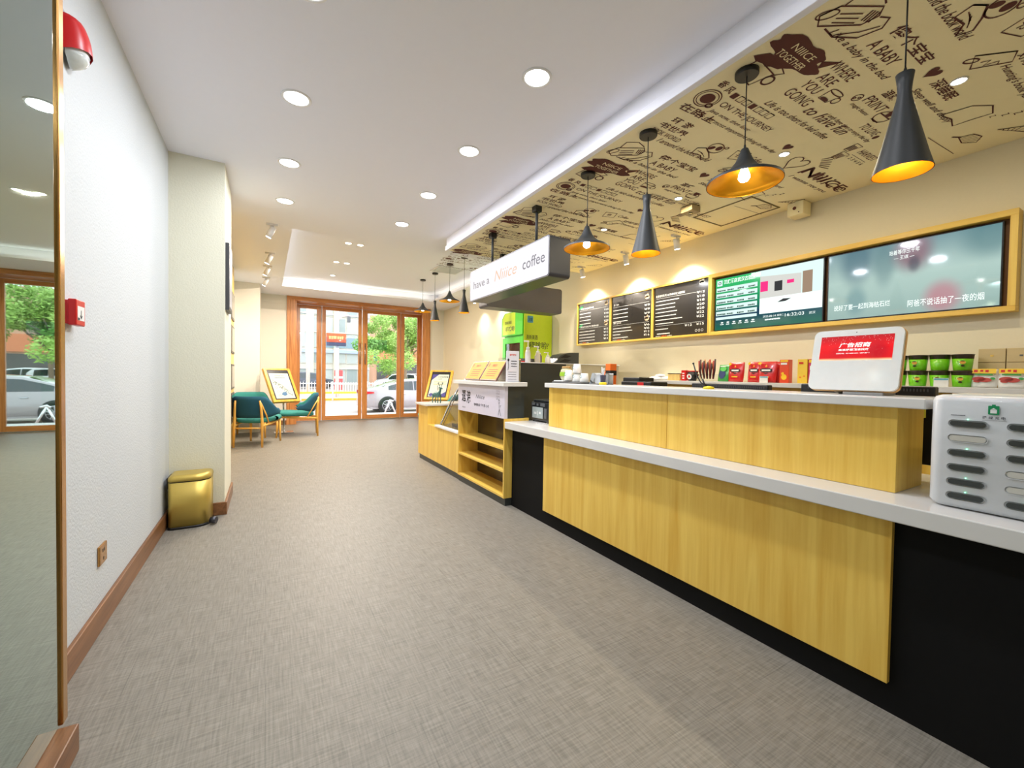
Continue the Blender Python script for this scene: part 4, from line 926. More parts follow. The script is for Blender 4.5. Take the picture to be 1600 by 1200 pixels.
for k in range(70): x, y = rr.uniform(.035, .288), .243-abs(rr.gauss(0, .022))-.002; fill(g, sq(x, y, x+.0012, y+.0012), Mtb, lift=.001) if y > .14 else None
g.build('display_lettering', E_W, s_, clean=False)
g = G(); fill(g, ell(.161, .258, .0022, .0022), Mtb, lift=.0008); g.build('camera_dot', BLKP, t, clean=False)

# power bank station
t = thing('power_bank_station', 'white power bank rental station with rows of dark slots on the lower worktop', 'charging station', (2.1, .37, ZL))
PW = mat('station_white', (206, 209, 212), .3, coat=.3)
g = G(); Ps = rrect(1.995, .215, 2.23, .532, .035, 6)
n_ = len(Ps); rings = []
for ins, z in ((.010, ZL+.004), (.0, ZL+.02), (0, 1.135), (.006, 1.150), (.02, 1.156)):
    cx, cy = 2.11, .373; rings.append([(cx+(p[0]-cx)*(1-ins/.11), cy+(p[1]-cy)*(1-ins/.16), z) for p in Ps]+[(cx+(Ps[0][0]-cx)*(1-ins/.11), cy+(Ps[0][1]-cy)*(1-ins/.16), z)])
g.grid(rings); g._add(rings[0][:-1], [tuple(range(n_))]); g._add(rings[-1][:-1], [tuple(range(n_))]); g.build('housing', PW, t)
g = G(); g.prism(rrect(2.03, .25, 2.20, .49, .02), .004, Matrix.Translation((0, 0, 1.160))); g.box((2.06, .3, 1.158), (2.17, .42, 1.162)); g.build('top_cover', mat('station_cream', (228, 222, 205), .35), t)
Mst = place((1.9930, .53, 0), (0, -1, 0), (0, 0, 1))
ROWS = [1.062, 1.013, .964, .915, .867, .820]
for c, (x0, fl) in enumerate(((.050, (1, 0, 1, 1, 1, 1)), (.181, (1, 1, 1, 0, 0, 1)))):
    for z, f_ in zip(ROWS, fl):
        g = G(); P = rrect(x0-.004, z-.0125, x0+.088, z+.0125, .012)
        Q = rrect(x0, z-.009, x0+.084, z+.009, .0088)
        g._add([(p[0], p[1], .0015) for p in P]+[(p[0], p[1], -.004) for p in Q], [(i, (i+1) % len(P), (i+1) % len(P)+len(P), i+len(P)) for i in range(len(P))], 0, True, Mst); None
        # shallow lip stands proud of the face so the recess reads
        o = g.build('slot_rim', mat('slot_rim_grey', (196, 197, 196), .35), t, clean=False)
        if not f_:
            g = G(); fill(g, Q, Mst, lift=.0006); g.build('empty_slot', mat('empty_slot_cream', (196, 194, 184), .5), t, clean=False)
        if f_:
            g = G(); g.prism(rrect(x0+.001, z-.0085, x0+.083, z+.0085, .0083), .006, Mst @ Matrix.Translation((0, 0, .0042))); g.build('power_bank', mat('power_bank_dark', (62, 66, 66), .3, coat=.3), t)
            if not (c == 0 and z == ROWS[3]):
                g = G(); g.sphere(tuple(Mst @ Vector((x0+.042, z+.0155, .001))), .0016, 8); g.build('status_light', emat('led_green', (120, 255, 190), 4), t)
g = G(); fill(g, rrect(.136, 1.098, .160, 1.126, .002), Mst, lift=.0008); fill(g, sq(.144, 1.126, .152, 1.130), Mst, lift=.0008); lg = g.build('green_battery_logo', mat('logo_green', (0, 140, 84), .5), t, clean=False)
g = G(); fill(g, sq(.141, 1.102, .155, 1.113), Mst, lift=.0012); fill(g, [(.141, 1.114), (.155, 1.114), (.148, 1.119)], Mst, lift=.0012); g.build('logo_cutout', WHITE, lg, clean=False)
g = G()
for k, ch in enumerate('捷绿充电'): write(g, ch, Mst, .124+.0135*k, 1.083, .0095, .0095, 0, 0, .01, lift=.0008)
stroke(g, [(.124, 1.079), (.176, 1.079)], .0007, Mst, lift=.0008); dashes(g, Mst, .052, 1.088, .034, .003, 2, lift=.0008); g.build('lettering', INKB, t, clean=False)

# monitors behind the raised front
VENT = mat('monitor_slot', (70, 72, 74), .6)
def monitor(y0, y1, ztop, label):
    t = thing('till_monitor', label, 'monitor', (2.44, (y0+y1)/2, ZL), 0, 'black monitors behind the raised counter')
    g = G(); g.box((2.40, y0, ztop-.33), (2.445, y1, ztop), .005); g.build('casing', BLKP, t)
    g = G(); k = int((y1-y0-.04)/.011)
    for i in range(k): g.box((2.398, y0+.02+i*.011, ztop-.022), (2.401, y0+.025+i*.011, ztop-.010))
    g.build('vent_slots', VENT, t)
    g = G(); g.box((2.39, (y0+y1)/2-.1, ZL), (2.56, (y0+y1)/2+.1, ZL+.012), .003); g.box((2.44, (y0+y1)/2-.03, ZL+.01), (2.455, (y0+y1)/2+.03, ztop-.1)); g.build('stand', BLKP, t)
monitor(1.30, 1.785, 1.166, 'black till monitor top edge behind the raised counter, under the red snack pouches')
monitor(.625, 1.135, 1.178, 'black till monitor behind the advertising screen at the near end of the raised counter')
t = thing('stacked_till_papers', 'yellow box and paper stack on the worktop between raised counter and charging station', 'stationery', (2.45, .6, ZL))
boxo('paper_stack', (2.36, .52, ZL), (2.58, .60, ZL+.05), mat('paper_white', (225, 222, 212), .7), t, .003); boxo('dark_folder', (2.365, .525, ZL+.05), (2.57, .60, ZL+.10), mat('speckled_folder', (70, 70, 72), .5, var=.5, scale=120), t, .002); boxo('yellow_box', (2.36, .53, ZL+.10), (2.56, .605, ZL+.145), mat('yellow_card', (232, 190, 40), .5), t, .002)
t = tag(origin_to(boxo('sticky_note', (2.321, .640, 1.05), (2.36, .642, 1.098), mat('note_yellow', (226, 220, 60), .6)), (2.34, .64, 1.06)), 'small yellow note stuck under the near end of the raised worktop', 'note')

# yellow-footed payment code stand with curved black arms
t = thing('card_stand', 'small yellow-footed stand with curved black wire arms on the raised counter', 'stand', (2.13, 1.48, ZR))
g = G(); g.lathe([(.028, 0), (.030, .004), (.024, .012), (.006, .016)], (2.13, 1.475, ZR), 20); g.build('foot', mat('stand_yellow', (240, 214, 20), .4), t)
g = G(); g.tube([(2.13, 1.49, ZR+.012), (2.13, 1.525, ZR+.035), (2.13, 1.555, ZR+.08), (2.13, 1.575, ZR+.14)], .0035, 8); g.sphere((2.13, 1.577, ZR+.143), .006, 10); g.build('wire_arm', BLKP, t)
g = G(); g.tube([(2.13, 1.485, ZR+.012), (2.13, 1.505, ZR+.03), (2.13, 1.515, ZR+.055)], .005, 8); g.build('wire_arm', BLKP, t)

# far end of the raised counter: tray with jar and cups, acrylic box, pen pot
t = thing('serving_tray', 'dark grey tray with white saucer at the far end of the raised counter', 'tray', (2.17, 2.69, ZR))
g = G(); g.box((2.07, 2.50, ZR), (2.29, 2.885, ZR+.014), .004); g.build('dish', mat('tray_grey', (86, 88, 90), .4), t)
g = G(); g.box((2.08, 2.74, ZR+.0145), (2.20, 2.875, ZR+.022), .003); g.build('white_plate', WHITE, t)
t = thing('glass_jar', 'round glass jar of green leaves on the dark tray', 'jar', (2.17, 2.82, ZR+.023))
g = G(); g.lathe([(.035, 0), (.050, .02), (.054, .055), (.046, .085), (.034, .10)], (2.17, 2.82, ZR+.023), 28); g.build('glass', mat('jar_glass', (190, 186, 150), .12, coat=.6), t)
g = G(); g.lathe([(.0555, .035), (.0562, .045), (.053, .068)], (2.17, 2.82, ZR+.023), 28, cap=False); g.build('label', mat('jar_green', (150, 190, 40), .5), t)
g = G(); g.lathe([(.036, .10), (.037, .112), (.03, .116)], (2.17, 2.82, ZR+.023), 24); g.build('lid', mat('jar_lid', (190, 150, 90), .5), t)
CUPW = mat('paper_cup_white', (236, 234, 228), .5); CUPB = mat('cup_blue', (60, 130, 150), .5)
def papercup(x, y, z, h, label, r=.036, down=True):
    t = thing('paper_cup', label, 'cup', (x, y, z), 0, 'white paper cups on the tray')
    g = G(); a, b = (r, r*.74) if down else (r*.74, r); g.lathe([(a, 0), (a*1.03, .002), (b, h)], (x, y, z), 24); g.build('cup_wall', CUPW, t)
    g = G(); m_ = place((x-r*.93, y+.008, z+h*.45), (0, -1, 0), (0, 0, 1)); stroke(g, ell(.008, .012, .011, .011), .004, m_, lift=.004); g.build('blue_mark', CUPB, t, clean=False)
papercup(2.13, 2.735, ZR+.023, .085, 'white paper cup with blue mark, left of the stacked cups')
papercup(2.15, 2.655, ZR+.015, .068, 'lower white paper cup in the stack on the dark tray')
papercup(2.15, 2.655, ZR+.084, .072, 'upper white paper cup with blue mark, topmost on the tray')
papercup(2.16, 2.575, ZR+.015, .068, 'white paper cup at the near edge of the dark tray')
t = thing('acrylic_leaflet_box', 'clear acrylic box with white leaflets beside the cup tray', 'leaflet holder', (2.2, 2.42, ZR))
g = G(); g.prism([(0, 0), (.11, 0), (.11, .085), (.03, .085)], .14, place((2.12, 2.47, ZR), (0, -1, 0), (0, 0, 1)) @ Matrix.Translation((0, 0, 0))); g.build('holder', ACRYL, t)
g = G(); g.box((2.16, 2.37, ZR+.005), (2.22, 2.45, ZR+.075), .002); g.build('leaflets', mat('leaflet_white', (228, 230, 236), .5), t)
t = thing('pen_holder', 'yellow-based pen holder with pens on the raised counter', 'pen holder', (2.13, 2.33, ZR))
g = G(); g.lathe([(.028, 0), (.028, .014), (.022, .018)], (2.13, 2.33, ZR), 20); g.build('base', MATS['stand_yellow'], t)
g = G(); g.lathe([(.018, .018), (.022, .07)], (2.13, 2.33, ZR), 16, cap=False); g.build('pot', mat('pot_dark', (70, 70, 90), .3), t)
for k, (dx, dy, m_) in enumerate(((.01, .02, WHITE), (-.008, -.015, WHITE), (.0, .0, BLKP), (.006, -.008, mat('pen_orange', (230, 110, 30), .4)))):
    g = G(); g.tube([(2.13+dx*.3, 2.33+dy*.3, ZR+.02), (2.13+dx*1.5, 2.33+dy*1.5, ZR+.13-.01*k)], .0035, 8); g.build('pen', m_, t)
t = thing('orange_carton', 'tall orange and black carton standing on the work surface behind the counter', 'carton', (2.46, 2.62, ZL))
g = G(); g.box((2.43, 2.575, ZL), (2.50, 2.63, ZR+.165), .002); g.build('carton_body', mat('carton_orange', (236, 110, 30), .5), t); g = G(); g.box((2.4295, 2.5745, ZR+.07), (2.5005, 2.6305, ZR+.11)); g.build('black_band', BLKP, t)
t = thing('receipt_printer', 'low black receipt printer behind the raised counter with red label', 'printer', (2.5, 2.3, ZL))
g = G(); g.box((2.42, 2.14, ZL), (2.60, 2.44, 1.165), .006); g.box((2.44, 2.27, 1.16), (2.6, 2.44, 1.195), .005); g.build('body', BLKP, t); g = G(); fill(g, sq(.17, .355, .23, .385), place((2.4195, 2.44, ZL), (0, -1, 0), (0, 0, 1))); g.build('red_label', RED, t, clean=False)

# ================================================================ SNACK SHELF
t = thing('napkin_pack', 'crumpled white napkin packs at the far end of the snack shelf', 'napkins', (3.9, 3.3, ZS), 0)
for i, (y, x, s_) in enumerate(((3.33, 3.86, 1), (3.24, 3.90, .9), (3.29, 3.87, .7))):
    g = G(); rr = random.Random(i); P = []
    for a in range(9):
        P.append([(x+s_*(.055+.012*rr.random())*math.sin(PI*a/8)*math.cos(2*PI*b/14), y+s_*(.085+.015*rr.random())*math.sin(PI*a/8)*math.sin(2*PI*b/14), ZS+.022+(.03 if i == 2 else 0)+s_*.022*-math.cos(PI*a/8)) for b in range(14)]); P[-1].append(P[-1][0])
    g.grid(P); g.build('pack', mat('napkin_white', (238, 236, 236), .8), t)
t = thing('wafer_box', 'striped cream biscuit box with black top on the snack shelf', 'box', (3.86, 3.07, ZS))
g = G(); g.box((3.82, 2.995, ZS), (3.90, 3.145, ZS+.07), .002); g.build('carton', mat('wafer_cream', (236, 206, 130), .5), t); g = G(); g.box((3.818, 2.993, ZS+.07), (3.902, 3.147, ZS+.078), .002); g.build('black_lid', BLKP, t)
g = G()
for k in range(9): g.box((3.8192, 3.0+k*.016, ZS+.004), (3.8198, 3.004+k*.016, ZS+.068))
g.build('stripes', mat('wafer_brown', (180, 130, 70), .5), t)
def pictogram(t, M, items, name='printed_picture', lift=.0008):
    for m_, polys in items:
        g = G()
        for k, p in enumerate(polys): fill(g, p, M, lift=lift)
        g.build(name, m_, t, clean=False); lift += .0005
YEL = mat('pack_yellow', (242, 200, 40), .4); ORG2 = mat('pack_orange', (236, 120, 40), .4); PINK = mat('pack_magenta', (204, 30, 110), .4); PKG = mat('pack_green', (50, 150, 60), .3, coat=.4); PKR = mat('pouch_red', (200, 24, 26), .28, coat=.5); PWT = mat('pack_white', (232, 232, 228), .4)
for i, (y, h, nm_) in enumerate(((2.953, .105, 'first'), (2.995-.08, .10, 'second'))):
    pass
t = thing('red_snack_carton', 'small upright red carton with white marks left of the black cup', 'carton', (3.86, 2.95, ZS)); g = G(); g.box((3.83, 2.925, ZS), (3.885, 2.980, ZS+.11), .002); g.build('carton_body', RED, t); pictogram(t, place((3.8295, 2.98, ZS), (0, -1, 0), (0, 0, 1)), [(PWT, [sq(.015, .02+.025*k, .04, .033+.025*k) for k in range(3)])])
t = thing('black_snack_cup', 'black snack cup with red rim and triangular picture on the snack shelf', 'cup', (3.86, 2.86, ZS)); g = G(); g.lathe([(.038, 0), (.052, .095)], (3.86, 2.86, ZS), 24); g.build('cup_wall', BLKP, t); g = G(); g.lathe([(.054, .095), (.054, .105), (.02, .107)], (3.86, 2.86, ZS), 24); g.build('lid', RED, t)
pictogram(t, place((3.812, 2.90, ZS), (0, -1, 0), (-.14, 0, .99)), [(PWT, [ell(.04, .045, .028, .028)]), (RED, [[(.022, .035), (.058, .035), (.04, .066)]])], lift=.004)
# stick holder with snack sticks
t = thing('stick_holder', 'clear rack holding a fan of snack sticks', 'rack', (3.86, 2.68, ZS)); g = G(); g.box((3.82, 2.58, ZS), (3.90, 2.78, ZS+.07), .002); g.build('box', ACRYL, t)
for k in range(14):
    y = 2.60+k*.0135; m_ = (mat('stick_dark', (70, 40, 40), .4), mat('stick_red', (170, 50, 40), .4), mat('stick_tan', (190, 140, 90), .4))[k % 3]
    g = G(); z0 = ZS+.004; g.tube([(3.85+.008*(k % 3), 2.68+(y-2.68)*.8, z0+.02), (3.84+.012*(k % 3), y, z0+.10), (3.83+.012*(k % 3), y+.012*((k*7) % 3-1), z0+.215-.014*((k*5) % 4))], [.004, .010, .008], 8)
    o = g.build('snack_stick', m_); tag(origin_to(o, (3.85, y, z0)), 'thin wrapped snack stick standing in the clear rack', 'snack', 'snack sticks in the clear rack')
    g = G()
# pouches
def pouch(y, w, h, x, label, m_, grp=None, lean=.12, name='snack_pouch', cat='snack packet', items=(), bulge=.022):
    t = thing(name, label, cat, (x, y, ZS), 0, grp)
    M = place((x, y+w/2, ZS), (0, -1, 0), (lean, 0, 1)); F_, B_ = [], []
    for j in range(9):
        v = j/8; rF, rB = [], []
        for i in range(9):
            u = i/8; b = bulge*math.sin(PI*u)**.7*(1-v**3)*(.5+.5*math.sin(PI*min(1, v*1.2))) if 0 < u < 1 else 0
            px = u*w+(.004*(2*u-1)*math.sin(PI*v)); py = v*h
            rF.append((px, py, b+.001)); rB.append((px, py, -b*.7-.001))
        F_.append(rF); B_.append(rB)
    g = G(); g.grid(F_, M=M); g.grid([r[::-1] for r in B_], M=M); g.grid([F_[-1], B_[-1]], M=M); g.grid([B_[0], F_[0]], M=M); g.grid([[r[0] for r in F_], [r[0] for r in B_]], M=M); g.grid([[r[-1] for r in B_], [r[-1] for r in F_]], M=M); g.build('bag', m_, t)
    if items: pictogram(t, M, [(m2, [[(p[0]*w, p[1]*h) for p in poly] for poly in pl]) for m2, pl in items], lift=bulge+.002)
    return t
LAB = [(BLKP, [[(.18, .52), (.30, .48), (.70, .48), (.82, .52), (.84, .62), (.70, .66), (.30, .66), (.16, .62)], [(.35, .44), (.65, .44), (.5, .38)]]), (PWT, [sq(.26, .53, .74, .61)]), (YEL, [ell(.13, .90, .10, .06), sq(.3, .22, .7, .27), [(.44, .74), (.56, .74), (.5, .84)]])]
pouch(2.50, .11, .165, 3.83, 'dark green snack pouch leaning left of the red pouches', PKG, None, .2, items=[(mat('pack_navy', (50, 60, 110), .4), [ell(.45, .42, .3, .28)]), (mat('pack_lightgreen', (100, 200, 90), .4), [ell(.5, .72, .28, .14)]), (PWT, [sq(.2, .85, .7, .9)])])
gr = 'red snack pouches on the back shelf'
pouch(2.375, .145, .185, 3.83, 'red snack pouch with black badge, leftmost of the red pouches', PKR, gr, items=LAB)
pouch(2.205, .12, .187, 3.84, 'red snack pouch with black badge, second of the red pouches', PKR, gr, items=LAB)
pouch(2.085, .155, .187, 3.82, 'red snack pouch with black badge, widest and just left of the price card', PKR, gr, items=LAB)
pouch(2.035, .085, .185, 3.87, 'red snack pouch half hidden at the right of the group', PKR, gr)
def pricecard(y, label, w=.07):
    t = thing('price_card', label, 'price tag', (3.765, y, ZS), 0, 'white price cards on the back shelf'); boxo('card', (3.765, y-w/2, ZS), (3.770, y+w/2, ZS+.055), PWT, t); boxo('blue_strip', (3.7645, y-w/2+.002, ZS+.042), (3.7652, y+w/2-.002, ZS+.053), mat('tag_blue', (100, 170, 190), .4), t)
pricecard(2.08, 'white price card in front of the red snack pouches'); pricecard(.955, 'white price card in front of the green noodle tubs')
def chipbox(y, w, h, m_, label, items):
    t = thing('crisp_carton', label, 'crisps', (3.86, y, ZS), 0, 'tall crisp cartons on the back shelf'); boxo('carton_body', (3.83, y-w/2, ZS), (3.89, y+w/2, ZS+h), m_, t, .003)
    pictogram(t, place((3.8295, y+w/2, ZS), (0, -1, 0), (0, 0, 1)), [(m2, [[(p[0]*w, p[1]*h) for p in poly] for poly in pl]) for m2, pl in items])
chipbox(1.945, .075, .20, mat('crisp_redorange', (222, 70, 30), .35, coat=.3), 'tall orange-red crisp carton standing alone on the back shelf', [(YEL, [sq(.1, .9, .9, .98), ell(.5, .25, .3, .12), ell(.35, .40, .15, .06)]), (PWT, [sq(.15, .78, .8, .86)])])
chipbox(1.803, .075, .20, mat('crisp_yellow', (238, 200, 60), .35, coat=.3), 'tall yellow crisp carton left of the advertising screen', [(RED, [sq(.15, .80, .6, .88)]), (ORG2, [ell(.3, .25, .12, .03), ell(.7, .3, .1, .03)])])
chipbox(1.722, .072, .20, mat('crisp_magenta', (208, 40, 90), .35, coat=.3), 'tall magenta and yellow crisp carton partly behind the advertising screen', [(YEL, [sq(.05, .85, .9, .97), ell(.5, .42, .35, .08), ell(.4, .22, .3, .05)]), (PWT, [sq(.15, .55, .8, .72)])])
# noodle tubs
TUBG = mat('tub_green', (120, 205, 30), .3, coat=.4); TUBB = mat('tub_brown', (58, 42, 30), .35); TUBF = mat('tub_figure', (226, 170, 70), .45)
def tub(y, z, label, grp='green noodle tubs stacked on the back shelf', fig=True):
    t = thing('noodle_tub', label, 'noodle tub', (3.87, y, z), 0, grp); c = (3.87, y, z)
    g = G(); g.lathe([(.040, 0), (.0425, .003), (.0495, .075)], c, 28, cap=True); g.build('tub_wall', TUBG, t)
    g = G(); g.lathe([(.0497, .0752), (.052, .098), (.054, .099), (.054, .103), (.048, .105)], c, 28); g.build('brown_lid_band', TUBB, t)
    if fig:
        M = place((3.87-.0435, y+.03, z), (0, -1, 0), (-.11, 0, 1)); o_ = fig*.012
        pictogram(t, M, [(TUBF, [ell(.03+o_, .052, .014, .011)]), (TUBB, [ell(.03+o_, .031, .009, .006), ell(.03+o_, .061, .010, .003), sq(.008+o_, .052, .011+o_, .062)])], lift=.0035)
for i, y in enumerate((1.205, 1.098, .990, .884)):
    nm_ = ('partly behind the advertising screen', 'second from the left', 'third from the left', 'rightmost')[i]
    tub(y, ZS, 'green noodle tub in the bottom row, %s' % nm_, fig=(.2, 1, .2, .3)[i]); tub(y, ZS+.1055, 'green noodle tub in the top row, %s' % nm_, fig=(.2, -.4, 0, 1)[i])
SAUS = mat('sausage_red', (176, 60, 46), .4)
for y, lab in ((.785, 'white sausage snack bag with yellow top, right of the noodle tubs'), (.672, 'white sausage snack bag with yellow top at the right edge'), (.56, 'white sausage snack bag beyond the right edge')):
    pouch(y, .108, .115, 3.86, lab, PWT, 'sausage snack bags on the back shelf', .15, items=[(YEL, [sq(.03, .74, .97, .99)]), (RED, [sq(.1, .80, .25, .93), sq(.35, .83, .47, .93), sq(.55, .80, .68, .93)]), (PKG, [sq(.15, .64, .85, .71), ell(.86, .46, .1, .07)]), (SAUS, [ell(.32, .43, .27, .13), ell(.55, .38, .28, .12), ell(.25, .30, .15, .06)])])
for i, (y, lab) in enumerate(((.775, 'plain tan carton behind the sausage bags, leftmost'), (.655, 'tan carton with small logo square behind the sausage bags'), (.535, 'tan carton with white barcode strip at the right edge'))):
    t = thing('tan_carton', lab, 'box', (4.0, y, ZS), 0, 'tan cartons behind the sausage bags'); boxo('carton_body', (3.95, y-.058, ZS), (4.08, y+.058, ZS+.245), mat('tan_card', (206, 184, 136), .6), t, .002)
    M = place((3.9495, y+.058, ZS), (0, -1, 0), (0, 0, 1)); pictogram(t, M, [((MAPLE if i == 0 else PWT if i == 2 else GREYP), [sq(.01, .17, .10, .225)] if i == 2 else [sq(.052, .195, .066, .205)]), (mat('seam_brown', (140, 115, 70), .6), [sq(.0, .158, .116, .161)])])

# ================================================================ SHELF UNIT TOP
def plaque(y0, y1, label):
    t = thing('award_plaque', label, 'plaque', (1.98, (y0+y1)/2, 1.1345), 0, 'gold plaques leaning on the shelf unit top')
    M = place((1.915, y1, 1.144), (0, -1, 0), (.52, 0, .85)); w, h = y1-y0, .235
    g = G(); g.box((0, 0, -.016), (w, h, 0), .002, M=M); g.build('wood_back', mat('plaque_brown', (96, 52, 38), .35), t)
    g = G(); g.box((.012, .012, 0), (w-.012, h-.012, .002), M=M); p = g.build('gold_plate', mat('plaque_gold', (216, 142, 34), .5, spec=.2), t)
    g = G(); fill(g, sq(.04, .16, .06, .20), M, lift=.003); write(g, '荣誉证书', M, w*.35, .16, w*.28, .03, 0, 0, .01, lift=.003)
    for k in range(4): dashes(g, M, w*.25, .12-.024*k, w*.55, .009, k, lift=.003)
    g.build('plaque_lettering', mat('plaque_red_print', (170, 60, 40), .6), p, clean=False)
plaque(3.975, 4.345, 'left gold plaque on brown wood, leaning on the shelf unit top'); plaque(3.60, 3.96, 'right gold plaque on brown wood, beside the white notice card')
t = thing('notice_card', 'tall white acrylic notice card with red heading on the shelf unit top', 'sign', (2.0, 3.42, 1.1345))
Mn = place((1.93, 3.42, 1.1345), (1, 0, 0), (0, 0, 1)); boxo('acrylic_sheet', (1.93, 3.42, 1.1345), (2.068, 3.426, 1.425), mat('card_white', (226, 226, 236), .2, coat=.3), t, .001)
g = G(); g.box((1.93, 3.40, 1.1345), (2.068, 3.45, 1.140)); g.build('foot', ACRYL, t)
g = G(); write(g, '温馨提示', Mn, .035, .245, .07, .018, 0, 0, .03, lift=.001); g.build('red_heading', mat('card_red', (225, 90, 80), .5), t, clean=False)
g = G(); fill(g, ell(.022, .205, .010, .014), Mn, lift=.001); stroke(g, [(.02, .19), (.025, .15), (.018, .11)], .005, Mn, lift=.001)
for k in range(3): dashes(g, Mn, .05, .19-.024*k, .065, .010, k, lift=.001)
for k in range(4): dashes(g, Mn, .02, .09-.022*k, .09, .005, k+9, lift=.001)
g.build('lettering', INKB, t, clean=False)
t = thing('straw_dispenser', 'small clear-topped steel box behind the gold plaques', 'dispenser', (2.22, 3.95, 1.13))
g = G(); g.box((2.17, 3.80, .90), (2.32, 4.02, 1.36), .006); g.build('body', STEEL, t); g = G(); g.box((2.168, 3.798, 1.30), (2.322, 4.022, 1.38), .006); g.build('clear_lid', ACRYL, t)
g = G(); g.box((2.16, 3.79, 0), (2.33, 4.03, .898), .004); tag(origin_to(g.build('dark_pedestal', DARKG), (2.25, 3.9, 0)), 'dark pedestal behind the shelf unit carrying the clear-topped box', 'pedestal')

# printer on the lower worktop
t = thing('label_printer', 'black printer with white label window between shelf unit and raised counter', 'printer', (2.3, 3.18, ZL))
g = G(); g.box((2.14, 3.02, ZL+.012), (2.44, 3.31, .955), .012); g.box((2.16, 3.03, .955), (2.43, 3.30, .978), .008); g.build('body', mat('printer_black', (38, 40, 42), .3, coat=.3), t)
g = G(); g.box((2.20, 3.0, .978), (2.36, 3.10, 1.0), .006); g.build('top_knob', GREYP, t)
g = G(); Mq = place((2.139, 3.31, ZL), (0, -1, 0), (0, 0, 1)); g.prism(sq(.03, .035, .20, .135), .003, Mq @ Matrix.Translation((0, 0, .003))); g.build('label_window', mat('label_grey', (176, 186, 184), .4), t)
g = G()
for a, b, c, d in ((.06, .07, .10, .09), (.11, .06, .12, .10), (.14, .075, .17, .095), (.105, .05, .115, .055)): fill(g, sq(a, b, c, d), Mq, lift=.0035)
g.build('label_print', PWT, t, clean=False)
g = G()
for a, b, c, d in ((.02, .150, .07, .172), (.10, .148, .13, .168), (.16, .145, .23, .175), (.22, .04, .26, .13)): g.prism(sq(a, b, c, d), .003, Mq @ Matrix.Translation((0, 0, .003)))
g.build('front_controls', GREYP, t)
g = G(); g.tube([(2.12, 3.05, ZL+.004), (2.06, 3.10, ZL+.004), (2.02, 3.03, ZL+.005), (2.08, 2.98, ZL+.004), (2.14, 3.04, ZL+.008)], .003, 6); g.build('cable', WHITE, t)
for dx, dy in ((2.16, 3.04), (2.42, 3.04), (2.16, 3.29), (2.42, 3.29)):
    g = G(); g.cyl((dx, dy, ZL), (dx, dy, ZL+.013), .01, n=10); g.build('foot', BLKP, t)

# on the dark partition
def pump(x, y, h, cap, label):
    z = 1.3485; t = thing('pump_bottle', label, 'pump bottle', (x, y, z), 0, 'pump bottles on the dark partition')
    g = G(); g.lathe([(.028, 0), (.034, .01), (.032, h*.45), (.022, h*.58), (.014, h*.62)], (x, y, z), 20); g.build('bottle_body', cap, t)
    g = G(); g.lathe([(.02, h*.60), (.02, h*.70), (.006, h*.72), (.005, h*.95)], (x, y, z), 16); g.box((x-.055, y-.008, z+h*.93), (x+.012, y+.008, z+h), .003); g.build('pump_head', WHITE, t)
pump(2.66, 4.2, .26, mat('syrup_clear', (196, 192, 188), .15, coat=.4), 'tallest white pump bottle on the dark partition, left of three'); pump(2.80, 4.2, .20, mat('syrup_tan', (206, 196, 176), .2, coat=.4), 'middle pump bottle with grey-white nozzle on the dark partition'); pump(2.96, 4.22, .135, WHITE, 'small white pump bottle on the right of the three')
t = thing('bar_caddy', 'low dark caddy with red trim behind the pump bottles', 'caddy', (2.66, 4.32, 1.3485)); g = G(); g.box((2.58, 4.27, 1.3485), (2.80, 4.38, 1.40), .004); g.build('body', GREYP, t); boxo('red_trim', (2.60, 4.262, 1.355), (2.74, 4.27, 1.37), RED, t)
t = thing('cup_lid_rack', 'black angular cup rack on the right of the dark partition', 'rack', (3.2, 4.2, 1.3485))
g = G(); Mk = place((3.02, 4.12, 1.349), (1, 0, 0), (0, 0, 1)); g.prism([(0, 0), (.34, 0), (.34, .14), (.20, .135), (.08, .11), (.02, .06)], .2, Mk); g.build('rack_body', mat('rack_dark', (50, 54, 54), .35, coat=.3), t)
g = G()
for k in range(2): g.prism([(.03+.02*k, .02+.05*k), (.16, .02+.05*k), (.22, .045+.05*k), (.12, .055+.05*k)], .004, Mk @ Matrix.Translation((0, 0, .004)))
g.build('rack_opening', mat('rack_opening_black', (12, 12, 12), .6), t)
t = thing('purple_sauce_jar', 'small purple jar between the pump bottles', 'jar', (2.9, 4.34, 1.3485)); g = G(); g.lathe([(.04, 0), (.045, .02), (.045, .09), (.03, .11)], (2.9, 4.34, 1.3485), 20); g.build('jar_body', mat('jar_purple', (86, 60, 100), .3), t); g = G(); g.lathe([(.032, .11), (.032, .13)], (2.9, 4.34, 1.3485), 20); g.build('lid', WHITE, t)

